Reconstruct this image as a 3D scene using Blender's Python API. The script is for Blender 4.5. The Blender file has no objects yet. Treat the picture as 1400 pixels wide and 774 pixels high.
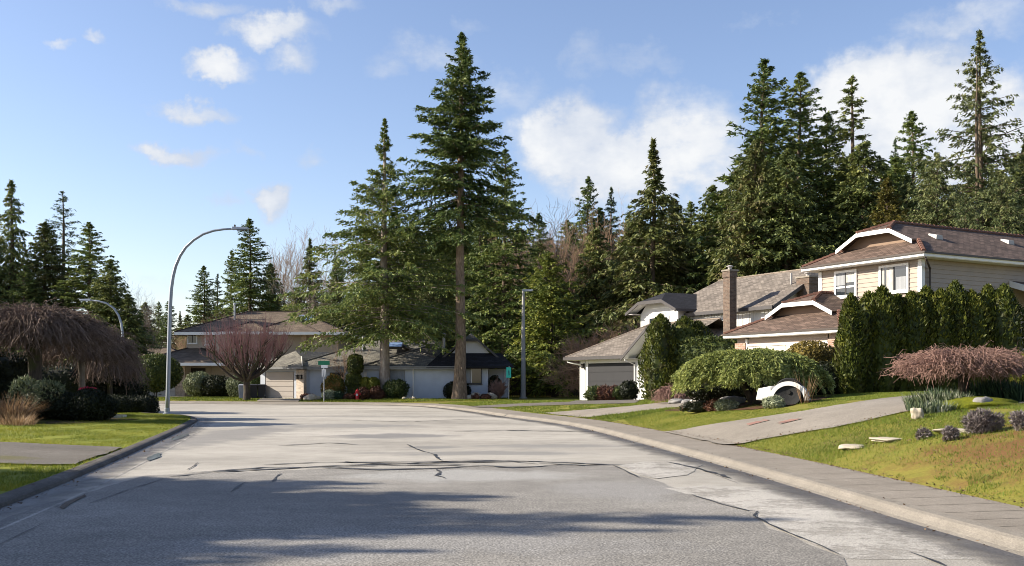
import bpy, math, random
import numpy as np
from mathutils import Vector, Matrix, geometry
PI = math.pi
F = 1361.0; HZ = 520.0; EYE = 1.65
sc = bpy.context.scene; col = sc.collection

def X_at(px, Y): return (px - 700) / F * Y
def Z_at(py, Y): return EYE + (HZ - py) / F * Y
def gp(px, py, z=0.0):
    Y = F * (EYE - z) / (py - HZ); return (X_at(px, Y), Y)

# ------------------------------------------------------------------ objects
def tag(o, label=None, cat=None, group=None, kind=None):
    if label: o['label'] = label
    if cat: o['category'] = cat
    if group: o['group'] = group
    if kind: o['kind'] = kind
    return o
def empty(name, loc, rz=0.0, label=None, cat=None, group=None):
    o = bpy.data.objects.new(name, None); col.objects.link(o)
    o.location = loc; o.rotation_euler = (0, 0, rz); o.empty_display_size = .3
    return tag(o, label, cat, group)
def link(name, me, parent=None, loc=(0, 0, 0), rz=0.0):
    o = bpy.data.objects.new(name, me); col.objects.link(o)
    o.location = loc; o.rotation_euler = (0, 0, rz); o.parent = parent
    return o
def dup(root, loc, rz=0.0, scale=(1, 1, 1), label=None, cat=None, group=None):
    r = root.copy(); col.objects.link(r)
    r.location = loc; r.rotation_euler = (0, 0, rz); r.scale = scale
    tag(r, label, cat, group)
    for ch in root.children:
        c = ch.copy(); col.objects.link(c); c.parent = r
        for g in ch.children:
            d = g.copy(); col.objects.link(d); d.parent = c
    return r

class MB:
    def __init__(s): s.v = []; s.f = []; s.uv = []; s.has = False
    def face(s, pts, uv=None):
        i = len(s.v); s.v += [tuple(p) for p in pts]; s.f.append(list(range(i, i + len(pts))))
        if uv is None: s.uv += [(0, 0)] * len(pts)
        else: s.uv += uv; s.has = True
    def slope(s, pts):
        P = [Vector(p) for p in pts]
        n = Vector((0, 0, 0))
        for a, b in zip(P, P[1:] + P[:1]): n += a.cross(b)
        n.normalize()
        if n.z < 0: P.reverse(); n = -n
        u = Vector((0, 0, 1)).cross(n)
        if u.length < 1e-4: u = Vector((1, 0, 0))
        u.normalize(); v = n.cross(u)
        s.face(P, [(p.dot(u), p.dot(v)) for p in P])
    def box(s, x0, x1, y0, y1, z0, z1):
        a = [(x0,y0,z0),(x1,y0,z0),(x1,y1,z0),(x0,y1,z0),(x0,y0,z1),(x1,y0,z1),(x1,y1,z1),(x0,y1,z1)]
        for q in ((3,2,1,0),(4,5,6,7),(0,1,5,4),(1,2,6,5),(2,3,7,6),(3,0,4,7)): s.face([a[k] for k in q])
    def hexa(s, b, t):
        n = len(b)
        s.face(b[::-1]); s.face(t)
        for i in range(n):
            j = (i + 1) % n; s.face([b[i], b[j], t[j], t[i]])
    def path(s, pts, rad, n=8, cap=True):
        P = [Vector(p) for p in pts]
        if not hasattr(rad, '__len__'): rad = [rad] * len(P)
        rings = []
        d0 = (P[-1] - P[0]).normalized()
        ref = Vector((0, 0, 1)) if abs(d0.z) < .9 else Vector((1, 0, 0))
        for k, p in enumerate(P):
            t = (P[min(k + 1, len(P) - 1)] - P[max(k - 1, 0)]).normalized()
            a = t.cross(ref)
            if a.length < 1e-3: a = t.cross(Vector((0, 1, 0)))
            a.normalize(); b = t.cross(a)
            rings.append([p + (a * math.cos(2*PI*i/n) + b * math.sin(2*PI*i/n)) * rad[k] for i in range(n)])
        for r0, r1 in zip(rings, rings[1:]):
            for i in range(n):
                j = (i + 1) % n; s.face([r0[i], r0[j], r1[j], r1[i]])
        if cap: s.face(rings[0][::-1]); s.face(rings[-1])
    def lathe(s, prof, n=16, c=(0, 0, 0)):
        rings = [[(c[0] + r*math.cos(2*PI*i/n), c[1] + r*math.sin(2*PI*i/n), c[2] + z) for i in range(n)] for r, z in prof]
        for r0, r1 in zip(rings, rings[1:]):
            for i in range(n):
                j = (i + 1) % n; s.face([r0[i], r0[j], r1[j], r1[i]])
        s.face(rings[0][::-1]); s.face(rings[-1])
    def lap(s, p0, p1, z0, z1, pitch=.17, out=.022):
        d = Vector((p1[0]-p0[0], p1[1]-p0[1], 0)).normalized(); n = Vector((d.y, -d.x, 0))
        a = Vector((p0[0], p0[1], 0)); b = Vector((p1[0], p1[1], 0)); Z = Vector((0, 0, 1))
        k = max(1, int(round((z1 - z0) / pitch))); h = (z1 - z0) / k
        for i in range(k):
            lo, hi = z0 + i*h, z0 + (i+1)*h
            s.face([a + n*out + Z*lo, b + n*out + Z*lo, b + n*.002 + Z*hi, a + n*.002 + Z*hi])
            s.face([a + Z*lo, b + Z*lo, b + n*out + Z*lo, a + n*out + Z*lo])
    def build(s, name, mat, parent=None, smooth=False, loc=(0, 0, 0), rz=0.0, bevel=0, merge=False):
        me = bpy.data.meshes.new(name); me.from_pydata(s.v, [], s.f); me.materials.append(mat)
        if s.has:
            l = me.uv_layers.new(name='UVMap'); l.data.foreach_set('uv', np.array(s.uv, np.float32).ravel())
        if merge or smooth or bevel:
            import bmesh
            bm = bmesh.new(); bm.from_mesh(me); bmesh.ops.remove_doubles(bm, verts=bm.verts, dist=1e-4)
            bmesh.ops.recalc_face_normals(bm, faces=bm.faces)
            bm.to_mesh(me); bm.free()
        if smooth:
            me.polygons.foreach_set('use_smooth', [True]*len(me.polygons))
        me.update()
        o = link(name, me, parent, loc, rz)
        if bevel:
            m = o.modifiers.new('bevel', 'BEVEL'); m.width = bevel; m.segments = 2; m.limit_method = 'ANGLE'
        return o

def np_mesh(name, V, Q, mat, smooth=False):
    me = bpy.data.meshes.new(name)
    V = np.ascontiguousarray(V, np.float32).reshape(-1, 3); Q = np.ascontiguousarray(Q, np.int32)
    k = Q.shape[1]; m = len(Q)
    me.vertices.add(len(V)); me.vertices.foreach_set('co', V.ravel())
    me.loops.add(m*k); me.loops.foreach_set('vertex_index', Q.ravel())
    me.polygons.add(m); me.polygons.foreach_set('loop_start', np.arange(0, m*k, k, dtype=np.int32))
    me.polygons.foreach_set('use_smooth', np.full(m, smooth, dtype=bool))
    me.update(calc_edges=True); me.materials.append(mat)
    return me

def nrm(a): return a / np.maximum(np.linalg.norm(a, axis=-1, keepdims=True), 1e-9)
def tubes(P, R, sides=4):
    P = np.asarray(P, float); N, S, _ = P.shape; R = np.asarray(R, float)
    T = nrm(np.gradient(P, axis=1))
    d = nrm(P[:, -1] - P[:, 0])
    ref = np.where(np.abs(d[:, 2:3]) > .8, np.array([[1., .13, 0]]), np.array([[0, .1, 1.]]))[:, None, :]
    a = nrm(np.cross(T, np.broadcast_to(ref, T.shape))); b = np.cross(T, a)
    an = np.arange(sides) * 2*PI/sides
    V = P[:, :, None, :] + R[:, :, None, None] * (a[:, :, None, :]*np.cos(an)[None, None, :, None] + b[:, :, None, :]*np.sin(an)[None, None, :, None])
    base = (np.arange(N)*S*sides)[:, None, None]; s = (np.arange(S-1)*sides)[None, :, None]; i = np.arange(sides)[None, None, :]; j = (i + 1) % sides
    Q = np.stack(np.broadcast_arrays(base+s+i, base+s+j, base+s+sides+j, base+s+sides+i), -1).reshape(-1, 4)
    return V.reshape(-1, 3), Q
def cards(P, D, Nn, L, W):
    D = nrm(D); S = nrm(np.cross(D, Nn))
    L = L[:, None]; W = W[:, None]
    V = np.stack([P - D*L*.35, P + S*W*.5, P + D*L*.65, P - S*W*.5], 1).reshape(-1, 3)
    return V, np.arange(len(P)*4).reshape(-1, 4)
def join(parts):
    Vs, Qs, o = [], [], 0
    for V, Q in parts:
        Vs.append(V); Qs.append(Q + o); o += len(V)
    return np.concatenate(Vs), np.concatenate(Qs)
def wob(P, seed, freq=1.0, n=6):
    r = np.random.default_rng(seed); out = 0
    for k in range(n):
        d = r.normal(size=3)*freq*(1 + .5*k); out = out + np.sin(P @ d + r.uniform(0, 6.3)) / (1 + .35*k)
    return out / 2.2
_g = np.linspace(-1, 1, 11)
def cubesphere(p=2.0):
    V, Q, o = [], [], 0; n = len(_g)
    for ax in range(3):
        for sg in (-1, 1):
            A, B = np.meshgrid(_g, _g, indexing='ij'); P = np.zeros((n, n, 3))
            P[..., ax] = sg; P[..., (ax+1) % 3] = A if sg > 0 else B; P[..., (ax+2) % 3] = B if sg > 0 else A
            P = P.reshape(-1, 3); d = nrm(P); P = d / (np.abs(d)**p).sum(-1, keepdims=True)**(1/p)
            i = (np.arange(n-1)[:, None]*n + np.arange(n-1)[None, :]).ravel() + o
            V.append(P); Q.append(np.stack([i, i+n, i+n+1, i+1], -1)); o += n*n
    return np.concatenate(V), np.concatenate(Q)

# ------------------------------------------------------------------ materials
def nd(nt, t, ins=None, **at):
    n = nt.nodes.new(t)
    for k, v in at.items(): setattr(n, k, v)
    for k, v in (ins or {}).items():
        s = n.inputs[k]
        if isinstance(v, bpy.types.NodeSocket): nt.links.new(v, s)
        else: s.default_value = v
    return n
def ramp(nt, fac, stops):
    n = nd(nt, 'ShaderNodeValToRGB', {0: fac}); e = n.color_ramp.elements
    while len(e) < len(stops): e.new(.5)
    for k, (p, c) in enumerate(stops):
        e[k].position = p; e[k].color = (c[0], c[1], c[2], 1) if hasattr(c, '__len__') else (c, c, c, 1)
    return n.outputs[0]
def math_(nt, op, a, b=0.0, clamp=False):
    return nd(nt, 'ShaderNodeMath', {0: a, 1: b}, operation=op, use_clamp=clamp).outputs[0]
def mixc(nt, f, a, b, bt='MIX'):
    n = nd(nt, 'ShaderNodeMix', None, data_type='RGBA', blend_type=bt)
    for s, v in ((n.inputs[0], f), (n.inputs[6], a), (n.inputs[7], b)):
        if isinstance(v, bpy.types.NodeSocket): nt.links.new(v, s)
        else: s.default_value = v if not hasattr(v, '__len__') else (v[0], v[1], v[2], 1)
    return n.outputs[2]
def noise(nt, vec, scale, detail=3, rough=.55, out=0):
    return nd(nt, 'ShaderNodeTexNoise', {'Vector': vec, 'Scale': scale, 'Detail': detail, 'Roughness': rough}).outputs[out]
def newmat(name):
    m = bpy.data.materials.new(name); m.use_nodes = True; nt = m.node_tree
    p = nt.nodes['Principled BSDF']
    return m, nt, p
def lk(nt, a, b): nt.links.new(a, b)
def sc3(c, k): return (c[0]*k, c[1]*k, c[2]*k)
def pbr(name, c, rough=.65, var=.18, vs=3.0, bump=0.0, bs=20.0, metal=0.0, spec=.4, fine=0.0):
    m, nt, p = newmat(name)
    v = nd(nt, 'ShaderNodeTexCoord').outputs['Object']
    f = noise(nt, v, vs, 4)
    cc = ramp(nt, f, [(.25, sc3(c, 1-var)), (.75, sc3(c, 1+var))])
    if fine:
        f2 = noise(nt, v, bs, 3); cc = mixc(nt, fine, cc, ramp(nt, f2, [(.3, sc3(c, .55)), (.7, sc3(c, 1.4))]))
    lk(nt, cc, p.inputs['Base Color'])
    p.inputs['Roughness'].default_value = rough; p.inputs['Metallic'].default_value = metal
    p.inputs['Specular IOR Level'].default_value = spec
    if bump:
        b = nd(nt, 'ShaderNodeBump', {'Strength': bump, 'Distance': .02, 'Height': noise(nt, v, bs, 4)})
        lk(nt, b.outputs[0], p.inputs['Normal'])
    return m
def shingle(name, c, row=.145, w=.33, dark=.62, hue=None):
    m, nt, p = newmat(name)
    uv = nd(nt, 'ShaderNodeTexCoord').outputs['UV']
    wn = noise(nt, uv, 2.2, 3)
    uvw = nd(nt, 'ShaderNodeVectorMath', {0: uv, 1: nd(nt, 'ShaderNodeVectorMath', {0: nd(nt, 'ShaderNodeTexNoise', {'Vector': uv, 'Scale': 1.3}).outputs['Color'], 3: .05}, operation='SCALE').outputs[0]}, operation='ADD').outputs[0]
    b = nd(nt, 'ShaderNodeTexBrick', {'Vector': uvw, 'Scale': 1.0, 'Mortar Size': .012, 'Brick Width': w, 'Row Height': row, 'Bias': 0.0,
        'Color1': (*sc3(c, .72), 1), 'Color2': (*(hue or sc3(c, 1.3)), 1), 'Mortar': (*sc3(c, dark*.55), 1)})
    b.offset = .5
    f = noise(nt, uv, .7, 5, .65)
    cc = mixc(nt, 1.0, b.outputs[0], ramp(nt, f, [(.3, .72), (.7, 1.22)]), 'MULTIPLY')
    f2 = noise(nt, uv, 45, 2)
    cc = mixc(nt, .6, cc, mixc(nt, 1.0, cc, ramp(nt, f2, [(.3, .55), (.7, 1.4)]), 'MULTIPLY'))
    lk(nt, cc, p.inputs['Base Color']); p.inputs['Roughness'].default_value = .9; p.inputs['Specular IOR Level'].default_value = .25
    # each course tilts up towards its lower edge
    sv = nd(nt, 'ShaderNodeSeparateXYZ', {0: uvw}).outputs[1]
    saw = math_(nt, 'FRACT', math_(nt, 'DIVIDE', sv, row))
    hgt = math_(nt, 'ADD', math_(nt, 'MULTIPLY', math_(nt, 'SUBTRACT', 1.0, saw), .8), math_(nt, 'MULTIPLY', b.outputs['Fac'], -.4))
    bp = nd(nt, 'ShaderNodeBump', {'Strength': .7, 'Distance': .02, 'Height': hgt})
    lk(nt, bp.outputs[0], p.inputs['Normal'])
    return m
def brick(name, c1, c2, mortar, bw=.22, rh=.075):
    m, nt, p = newmat(name)
    s = nd(nt, 'ShaderNodeSeparateXYZ', {0: nd(nt, 'ShaderNodeTexCoord').outputs['Object']})
    v = nd(nt, 'ShaderNodeCombineXYZ', {0: math_(nt, 'ADD', s.outputs[0], s.outputs[1]), 1: s.outputs[2]}).outputs[0]
    b = nd(nt, 'ShaderNodeTexBrick', {'Vector': v, 'Scale': 1.0, 'Mortar Size': .008, 'Brick Width': bw, 'Row Height': rh, 'Bias': 0.0,
        'Color1': (*c1, 1), 'Color2': (*c2, 1), 'Mortar': (*mortar, 1)})
    cc = mixc(nt, 1.0, b.outputs[0], ramp(nt, noise(nt, v, 6, 4), [(.3, .7), (.7, 1.25)]), 'MULTIPLY')
    lk(nt, cc, p.inputs['Base Color']); p.inputs['Roughness'].default_value = .85
    lk(nt, nd(nt, 'ShaderNodeBump', {'Strength': .6, 'Distance': .01, 'Height': math_(nt, 'SUBTRACT', 1.0, b.outputs['Fac'])}).outputs[0], p.inputs['Normal'])
    return m
def foliage(name, d, mi, l, trans=.22, ns=.45, brown=None, rough=.55):
    m, nt, p = newmat(name)
    geo = nd(nt, 'ShaderNodeNewGeometry'); oi = nd(nt, 'ShaderNodeObjectInfo').outputs['Random']
    f = noise(nt, nd(nt, 'ShaderNodeTexCoord').outputs['Object'], ns, 4, .6)
    f = math_(nt, 'MULTIPLY', math_(nt, 'SUBTRACT', f, .5), 1.5)
    fac = math_(nt, 'ADD', math_(nt, 'MULTIPLY', geo.outputs['Random Per Island'], .75), math_(nt, 'ADD', f, math_(nt, 'MULTIPLY', math_(nt, 'SUBTRACT', oi, .2), .3)), True)
    st = [(.05, d), (.5, mi), (.95, l)]
    cc = ramp(nt, fac, st)
    if brown:
        f2 = noise(nt, nd(nt, 'ShaderNodeTexCoord').outputs['Object'], ns*2.2, 3)
        cc = mixc(nt, ramp(nt, f2, [(.52, 0.0), (.68, .8)]), cc, brown)
    lk(nt, cc, p.inputs['Base Color']); p.inputs['Roughness'].default_value = rough; p.inputs['Specular IOR Level'].default_value = .25
    tr = nd(nt, 'ShaderNodeBsdfTranslucent', {'Color': cc})
    mx = nd(nt, 'ShaderNodeMixShader', {0: trans, 1: p.outputs[0], 2: tr.outputs[0]})
    lk(nt, mx.outputs[0], nt.nodes['Material Output'].inputs[0])
    return m
def glassy(name, c=(.02, .025, .03), rough=.05):
    m, nt, p = newmat(name)
    p.inputs['Base Color'].default_value = (*c, 1); p.inputs['Roughness'].default_value = rough
    p.inputs['Specular IOR Level'].default_value = .9
    return m
# ------------------------------------------------------------------ camera, sun, sky
cam = bpy.data.cameras.new('camera'); co = bpy.data.objects.new('camera', cam); col.objects.link(co)
co.location = (0, 0, EYE); co.rotation_euler = (PI/2, 0, 0)
cam.sensor_width = 36; cam.lens = 36*F/1400; cam.shift_y = (HZ-387)/1400; cam.clip_end = 4000; cam.clip_start = .1
sc.camera = co
SUN_EL = math.radians(28.0); SUN_DIR = Vector((-1.0, .02, 0)).normalized()
S3 = Vector((SUN_DIR.x*math.cos(SUN_EL), SUN_DIR.y*math.cos(SUN_EL), math.sin(SUN_EL)))
sl = bpy.data.lights.new('sun', 'SUN'); sl.energy = 5.0; sl.angle = math.radians(.53); sl.color = (1.0, .91, .77)
so = bpy.data.objects.new('sun', sl); col.objects.link(so); so.location = (-30, 0, 40)
so.rotation_euler = S3.to_track_quat('Z', 'Y').to_euler()
w = bpy.data.worlds.new('World'); sc.world = w; w.use_nodes = True
nt = w.node_tree; bg = nt.nodes['Background']
sky = nd(nt, 'ShaderNodeTexSky', None, sky_type='NISHITA', sun_disc=False)
sky.sun_elevation = SUN_EL; sky.sun_rotation = math.atan2(SUN_DIR.x, SUN_DIR.y); sky.altitude = 100; sky.air_density = 1.0; sky.dust_density = .6; sky.ozone_density = 1.6
dirv = nd(nt, 'ShaderNodeTexCoord').outputs['Generated']
sx = nd(nt, 'ShaderNodeSeparateXYZ', {0: dirv})
az = math_(nt, 'ARCTAN2', sx.outputs[0], sx.outputs[1]); el = math_(nt, 'ARCSINE', sx.outputs[2])
CLOUDS = [(775,192,88,72,1.05),(850,222,120,62,.9),(930,195,95,80,.9),(985,235,80,70,.75),(1185,122,80,62,1.05),(1260,136,125,76,.95),(1372,145,80,60,.8),
 (1210,205,150,60,.8),(1330,205,120,85,.85),(1510,170,110,70,.7),(572,82,85,32,.5),(520,105,36,22,.42),(1310,35,95,22,.52),(890,78,60,22,.42),(812,75,40,32,.42),
 (368,45,72,27,.92),(292,90,52,19,.85),(398,84,42,24,.62),(262,148,52,17,.74),(240,215,50,18,.82),(320,205,27,15,.45),(415,217,34,15,.5),(360,285,34,28,.9),
 (300,290,22,13,.5),(65,47,22,10,.62),(120,42,28,12,.62),(280,8,60,15,.62),(455,8,42,14,.55),(700,125,62,42,.42),(170,420,140,34,.34),(1050,20,60,16,.3),(640,30,30,14,.3),
 (-150,150,120,40,.7),(-300,260,160,50,.7),(1700,180,200,90,.8)]
def cloudmask(dv, azs, els):
    mk = None
    wn = nd(nt, 'ShaderNodeSeparateColor', {0: noise(nt, dv, 9, 5, .6, 1)}); wn2 = nd(nt, 'ShaderNodeSeparateColor', {0: noise(nt, dv, 30, 5, .6, 1)})
    def wp(q, k): return math_(nt, 'ADD', q, math_(nt, 'ADD', math_(nt, 'MULTIPLY', math_(nt, 'SUBTRACT', wn.outputs[k], .5), .085), math_(nt, 'MULTIPLY', math_(nt, 'SUBTRACT', wn2.outputs[k], .5), .035)))
    azs = wp(azs, 0); els = wp(els, 1)
    for (a, b, ra, rb, st) in CLOUDS:
        a0 = math.atan((a-700)/F); e0 = math.atan((HZ-b)/math.hypot(F, a-700)); k = F*math.cos(a0)
        dx = math_(nt, 'MULTIPLY', math_(nt, 'SUBTRACT', azs, a0), F/(ra*1.15)); dy = math_(nt, 'MULTIPLY', math_(nt, 'SUBTRACT', els, e0), F/(rb*1.15))
        d2 = math_(nt, 'ADD', math_(nt, 'MULTIPLY', dx, dx), math_(nt, 'MULTIPLY', dy, dy))
        m = math_(nt, 'MULTIPLY', math_(nt, 'SUBTRACT', 1.0, d2, True), st)
        mk = m if mk is None else math_(nt, 'SMOOTH_MAX' if False else 'MAXIMUM', mk, m)
    n1 = noise(nt, nd(nt, 'ShaderNodeVectorMath', {0: dv, 1: (1, 1, 2.2)}, operation='MULTIPLY').outputs[0], 16, 8, .62); n2 = noise(nt, dv, 60, 5, .65)
    v = math_(nt, 'ADD', mk, math_(nt, 'ADD', math_(nt, 'MULTIPLY', math_(nt, 'SUBTRACT', n1, .5), 1.15), math_(nt, 'MULTIPLY', math_(nt, 'SUBTRACT', n2, .5), .35)))
    return v, mk
v, mk = cloudmask(dirv, az, el)
mask = ramp(nt, v, [(.16, 0.0), (.42, .5), (.74, 1.0)])
mask = math_(nt, 'MULTIPLY', mask, ramp(nt, mk, [(.02, 0.0), (.2, 1.0)]))
mask = math_(nt, 'MULTIPLY', mask, ramp(nt, mk, [(.3, .42), (.62, .96)]))
# soft grey-blue bodies below the bright sunlit rims
shade = noise(nt, dirv, 7.5, 5, .5)
lit = ramp(nt, math_(nt, 'ADD', math_(nt, 'MULTIPLY', v, .55), math_(nt, 'MULTIPLY', math_(nt, 'SUBTRACT', shade, .5), 1.3)), [(.18, (3.3, 3.65, 4.3)), (.62, (5.0, 5.05, 5.1))])
skyc = mixc(nt, 1.0, sky.outputs[0], (1.08, 1.0, 1.05), 'MULTIPLY')
skyc = mixc(nt, mask, skyc, lit)
lk(nt, skyc, bg.inputs[0]); bg.inputs[1].default_value = .088
vs = sc.view_settings; vs.view_transform = 'Standard'; vs.look = 'None'; vs.gamma = 1.0; vs.use_curve_mapping = False; vs.exposure = 1.12
sc.cycles.max_bounces = 6; sc.cycles.transparent_max_bounces = 4; sc.cycles.use_denoising = True; sc.cycles.denoiser = 'OPENIMAGEDENOISE'; sc.cycles.denoising_input_passes = 'RGB_ALBEDO_NORMAL'; sc.cycles.denoising_prefilter = 'ACCURATE'; sc.cycles.use_adaptive_sampling = False; sc.cycles.sample_clamp_indirect = 3.0; sc.cycles.filter_width = .95

# ------------------------------------------------------------------ terrain
R = [(5.3,-14),(5.1,4),(4.95,8),(4.91,9.56),(4.72,11.6),(4.52,14.8),(4.27,18.26),(3.72,23.9),(2.5,35.1),(.95,41.2),(-.3,45.0),(-1.75,51.4),(-3.5,57.3),(-4.9,61.6),(-6.9,64.9),(-10.6,67.0),(-16.7,68.6),(-26,71.2),(-45,78),(-90,94)]
L = [(-4.2,-14),(-5.0,2),(-6.55,12.8),(-8.05,20),(-9.6,27),(-10.95,33),(-12.2,38.2),(-13.0,41.2),(-14.3,44.2),(-16.4,46.9),(-19.5,49.3),(-26,53.0),(-45,60),(-90,76)]
def smooth(P, n=3):
    P = np.array(P, float)
    for _ in range(n):
        Q = [P[0]]
        for a, b in zip(P[:-1], P[1:]): Q += [.75*a+.25*b, .25*a+.75*b]
        P = np.array(Q + [P[-1]])
    return P
R = smooth(R, 2); L = smooth(L, 2)
def pdist(x, y, P):
    x = np.asarray(x, float).ravel(); y = np.asarray(y, float).ravel(); best = np.full(x.shape, 1e9)
    for a, b in zip(P[:-1], P[1:]):
        d = b - a; t = np.clip(((x-a[0])*d[0] + (y-a[1])*d[1]) / (d @ d), 0, 1)
        best = np.minimum(best, np.hypot(x-a[0]-t*d[0], y-a[1]-t*d[1]))
    return best
def inpoly(x, y, P):
    x = np.asarray(x, float).ravel(); y = np.asarray(y, float).ravel(); P = np.asarray(P, float); r = np.zeros(x.shape, bool)
    for a, b in zip(P, np.roll(P, -1, 0)):
        c = ((a[1] > y) != (b[1] > y)); xx = (b[0]-a[0])*(y-a[1])/((b[1]-a[1]) if b[1] != a[1] else 1e-9) + a[0]
        r ^= c & (x < xx)
    return r
ROADP = np.concatenate([R, L[::-1]])
LEFTP = np.concatenate([L, [(-150, 76), (-150, -14)]])
SW = 1.3
def H(x, y):
    x = np.asarray(x, float).ravel(); y = np.asarray(y, float).ravel()
    e = pdist(x, y, R); l = pdist(x, y, L)
    amp = np.interp(y, [0, 34, 42, 52, 64, 75, 300], [1.12, 1.18, .95, .5, .15, .12, .12])
    sl_ = np.interp(y, [0, 30, 45, 60], [.3, .26, .14, .1])
    zr = .14 + amp*np.tanh(sl_*np.maximum(e-SW, 0)/np.maximum(amp, .05))
    zl = .09 + .3*np.tanh(np.maximum(l-.6, 0)/9)
    left = inpoly(x, y, LEFTP); road = inpoly(x, y, ROADP)
    return np.where(road, 0, np.where(left, zl, zr))
def h(x, y): return float(H([x], [y])[0])
def hit(px, py):
    """where the ground is seen at a place in the photograph"""
    Y = np.arange(6.0, 140, .05); k = np.nonzero(EYE - (py-HZ)/F*Y <= H((px-700)/F*Y, Y))[0]
    Y = float(Y[k[0]]) if len(k) else 140.0
    return (X_at(px, Y), Y)
def offset(P, d):
    T = np.gradient(P, axis=0); T = T/np.linalg.norm(T, axis=1, keepdims=True)
    return P + np.stack([T[:, 1], -T[:, 0]], 1)*d      # to the right of travel
def densify(P, r, closed=True):
    out = []; n = len(P)
    for i in range(n if closed else n-1):
        a = np.array(P[i], float); b = np.array(P[(i+1) % n], float); k = max(1, int(np.hypot(*(b-a))/r))
        out += [a + (b-a)*t/k for t in range(k)]
    return np.array(out)
def region(name, poly, mat, zoff=0.0, res=.6, kind='structure', near=None, seed=1, jit=0.0):
    rg = np.random.default_rng(seed)
    B = densify(poly, res if near is None else near[0])
    if jit: B = B + rg.normal(size=B.shape)*jit
    lo, hi = B.min(0), B.max(0); pts = []
    def grid(r, keep):
        gx_, gy_ = np.meshgrid(np.arange(lo[0], hi[0], r), np.arange(lo[1], hi[1], r)); g = np.stack([gx_.ravel(), gy_.ravel()], 1) + rg.uniform(-.25, .25, (gx_.size, 2))*r
        g = g[keep(g)]; g = g[inpoly(g[:, 0], g[:, 1], B)]; return g[pdist(g[:, 0], g[:, 1], np.concatenate([B, B[:1]])) > r*.35]
    if near is None: pts = grid(res, lambda g: np.ones(len(g), bool))
    else:
        f = lambda g: (g[:, 1] < near[1]) & (np.abs(g[:, 0]) < near[2])
        pts = np.concatenate([grid(near[0], f), grid(res, lambda g: ~f(g))])
    A = np.concatenate([B, pts]) if len(pts) else B; nb = len(B)
    vs_, es_, fs_, _, _, _ = geometry.delaunay_2d_cdt([Vector(p) for p in A], [(i, (i+1) % nb) for i in range(nb)], [], 1, 1e-5)
    vv = np.array([(p.x, p.y) for p in vs_]); zz = H(vv[:, 0], vv[:, 1]) + zoff
    me = bpy.data.meshes.new(name); me.from_pydata(np.column_stack([vv, zz]).tolist(), [], [list(f) for f in fs_]); me.materials.append(mat)
    import bmesh
    bm = bmesh.new(); bm.from_mesh(me); bmesh.ops.recalc_face_normals(bm, faces=bm.faces)
    for f in bm.faces:
        f.smooth = True
        if f.normal.z < 0: f.normal_flip()
    bm.to_mesh(me); bm.free()
    return tag(link(name, me), kind=kind)

def ground_mat(name, stops, s1=.35, s2=4.0, s3=38.0, bump=.6, rough=.95, patch=None, speck=.5):
    m, nt, p = newmat(name); pos = nd(nt, 'ShaderNodeNewGeometry').outputs['Position']
    a = noise(nt, pos, s1, 4, .6); b = noise(nt, pos, s2, 5, .65); c = noise(nt, pos, s3, 3, .6)
    fac = math_(nt, 'ADD', math_(nt, 'MULTIPLY', a, .5), math_(nt, 'ADD', math_(nt, 'MULTIPLY', b, .35), math_(nt, 'MULTIPLY', c, .15)))
    cc = ramp(nt, fac, stops)
    if patch:
        for (x, y, rx, ry, colr, amt) in patch:
            d = nd(nt, 'ShaderNodeVectorMath', {0: pos, 1: (x, y, 0)}, operation='SUBTRACT').outputs[0]
            d = nd(nt, 'ShaderNodeVectorMath', {0: d, 1: (1/rx, 1/ry, 0)}, operation='MULTIPLY').outputs[0]
            ln = nd(nt, 'ShaderNodeVectorMath', {0: d}, operation='LENGTH').outputs['Value']
            f = math_(nt, 'ADD', math_(nt, 'SUBTRACT', 1.0, ln), math_(nt, 'MULTIPLY', math_(nt, 'SUBTRACT', noise(nt, pos, 1.6, 6, .7), .5), 2.2))
            cc = mixc(nt, math_(nt, 'MULTIPLY', ramp(nt, f, [(.15, 0.0), (.75, 1.0)]), amt), cc, colr)
    cc = mixc(nt, speck, cc, mixc(nt, 1.0, cc, ramp(nt, c, [(.3, .5), (.7, 1.5)]), 'MULTIPLY'))
    lk(nt, cc, p.inputs['Base Color']); p.inputs['Roughness'].default_value = rough; p.inputs['Specular IOR Level'].default_value = .2
    lk(nt, nd(nt, 'ShaderNodeBump', {'Strength': bump, 'Distance': .03, 'Height': math_(nt, 'ADD', b, c)}).outputs[0], p.inputs['Normal'])
    return m
BROWN = (.15, .075, .028)
M_lawnR = ground_mat('lawn_right', [(.3, (.09, .1, .018)), (.5, (.17, .16, .026)), (.7, (.24, .19, .04))], patch=[(7.6, 15.0, 2.5, 3.4, BROWN, .95), (10.0, 17.6, 2.6, 2.0, BROWN, .9), (6.6, 19.2, 1.2, 1.6, (.13, .11, .03), .7)])
M_lawnL = ground_mat('lawn_left', [(.3, (.09, .12, .015)), (.5, (.18, .2, .02)), (.7, (.27, .255, .03))])
M_soil = ground_mat('soil', [(.3, (.02, .014, .01)), (.6, (.05, .032, .02)), (.8, (.09, .05, .03))], s1=1.2)
M_bark = ground_mat('mulch', [(.3, (.045, .02, .013)), (.6, (.10, .045, .028)), (.8, (.16, .075, .05))], s1=1.5, s2=8)
M_moss = ground_mat('moss', [(.3, (.05, .065, .006)), (.55, (.13, .14, .008)), (.75, (.2, .19, .015))], s1=2.5, s2=9)
M_earth = ground_mat('earth', [(.3, (.03, .04, .012)), (.7, (.07, .08, .025))], s3=6)
M_conc = ground_mat('pavement', [(.3, (.17, .148, .12)), (.55, (.24, .211, .174)), (.75, (.31, .277, .232))], s1=.8, s2=7, s3=70, bump=.25, speck=.6)
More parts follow.
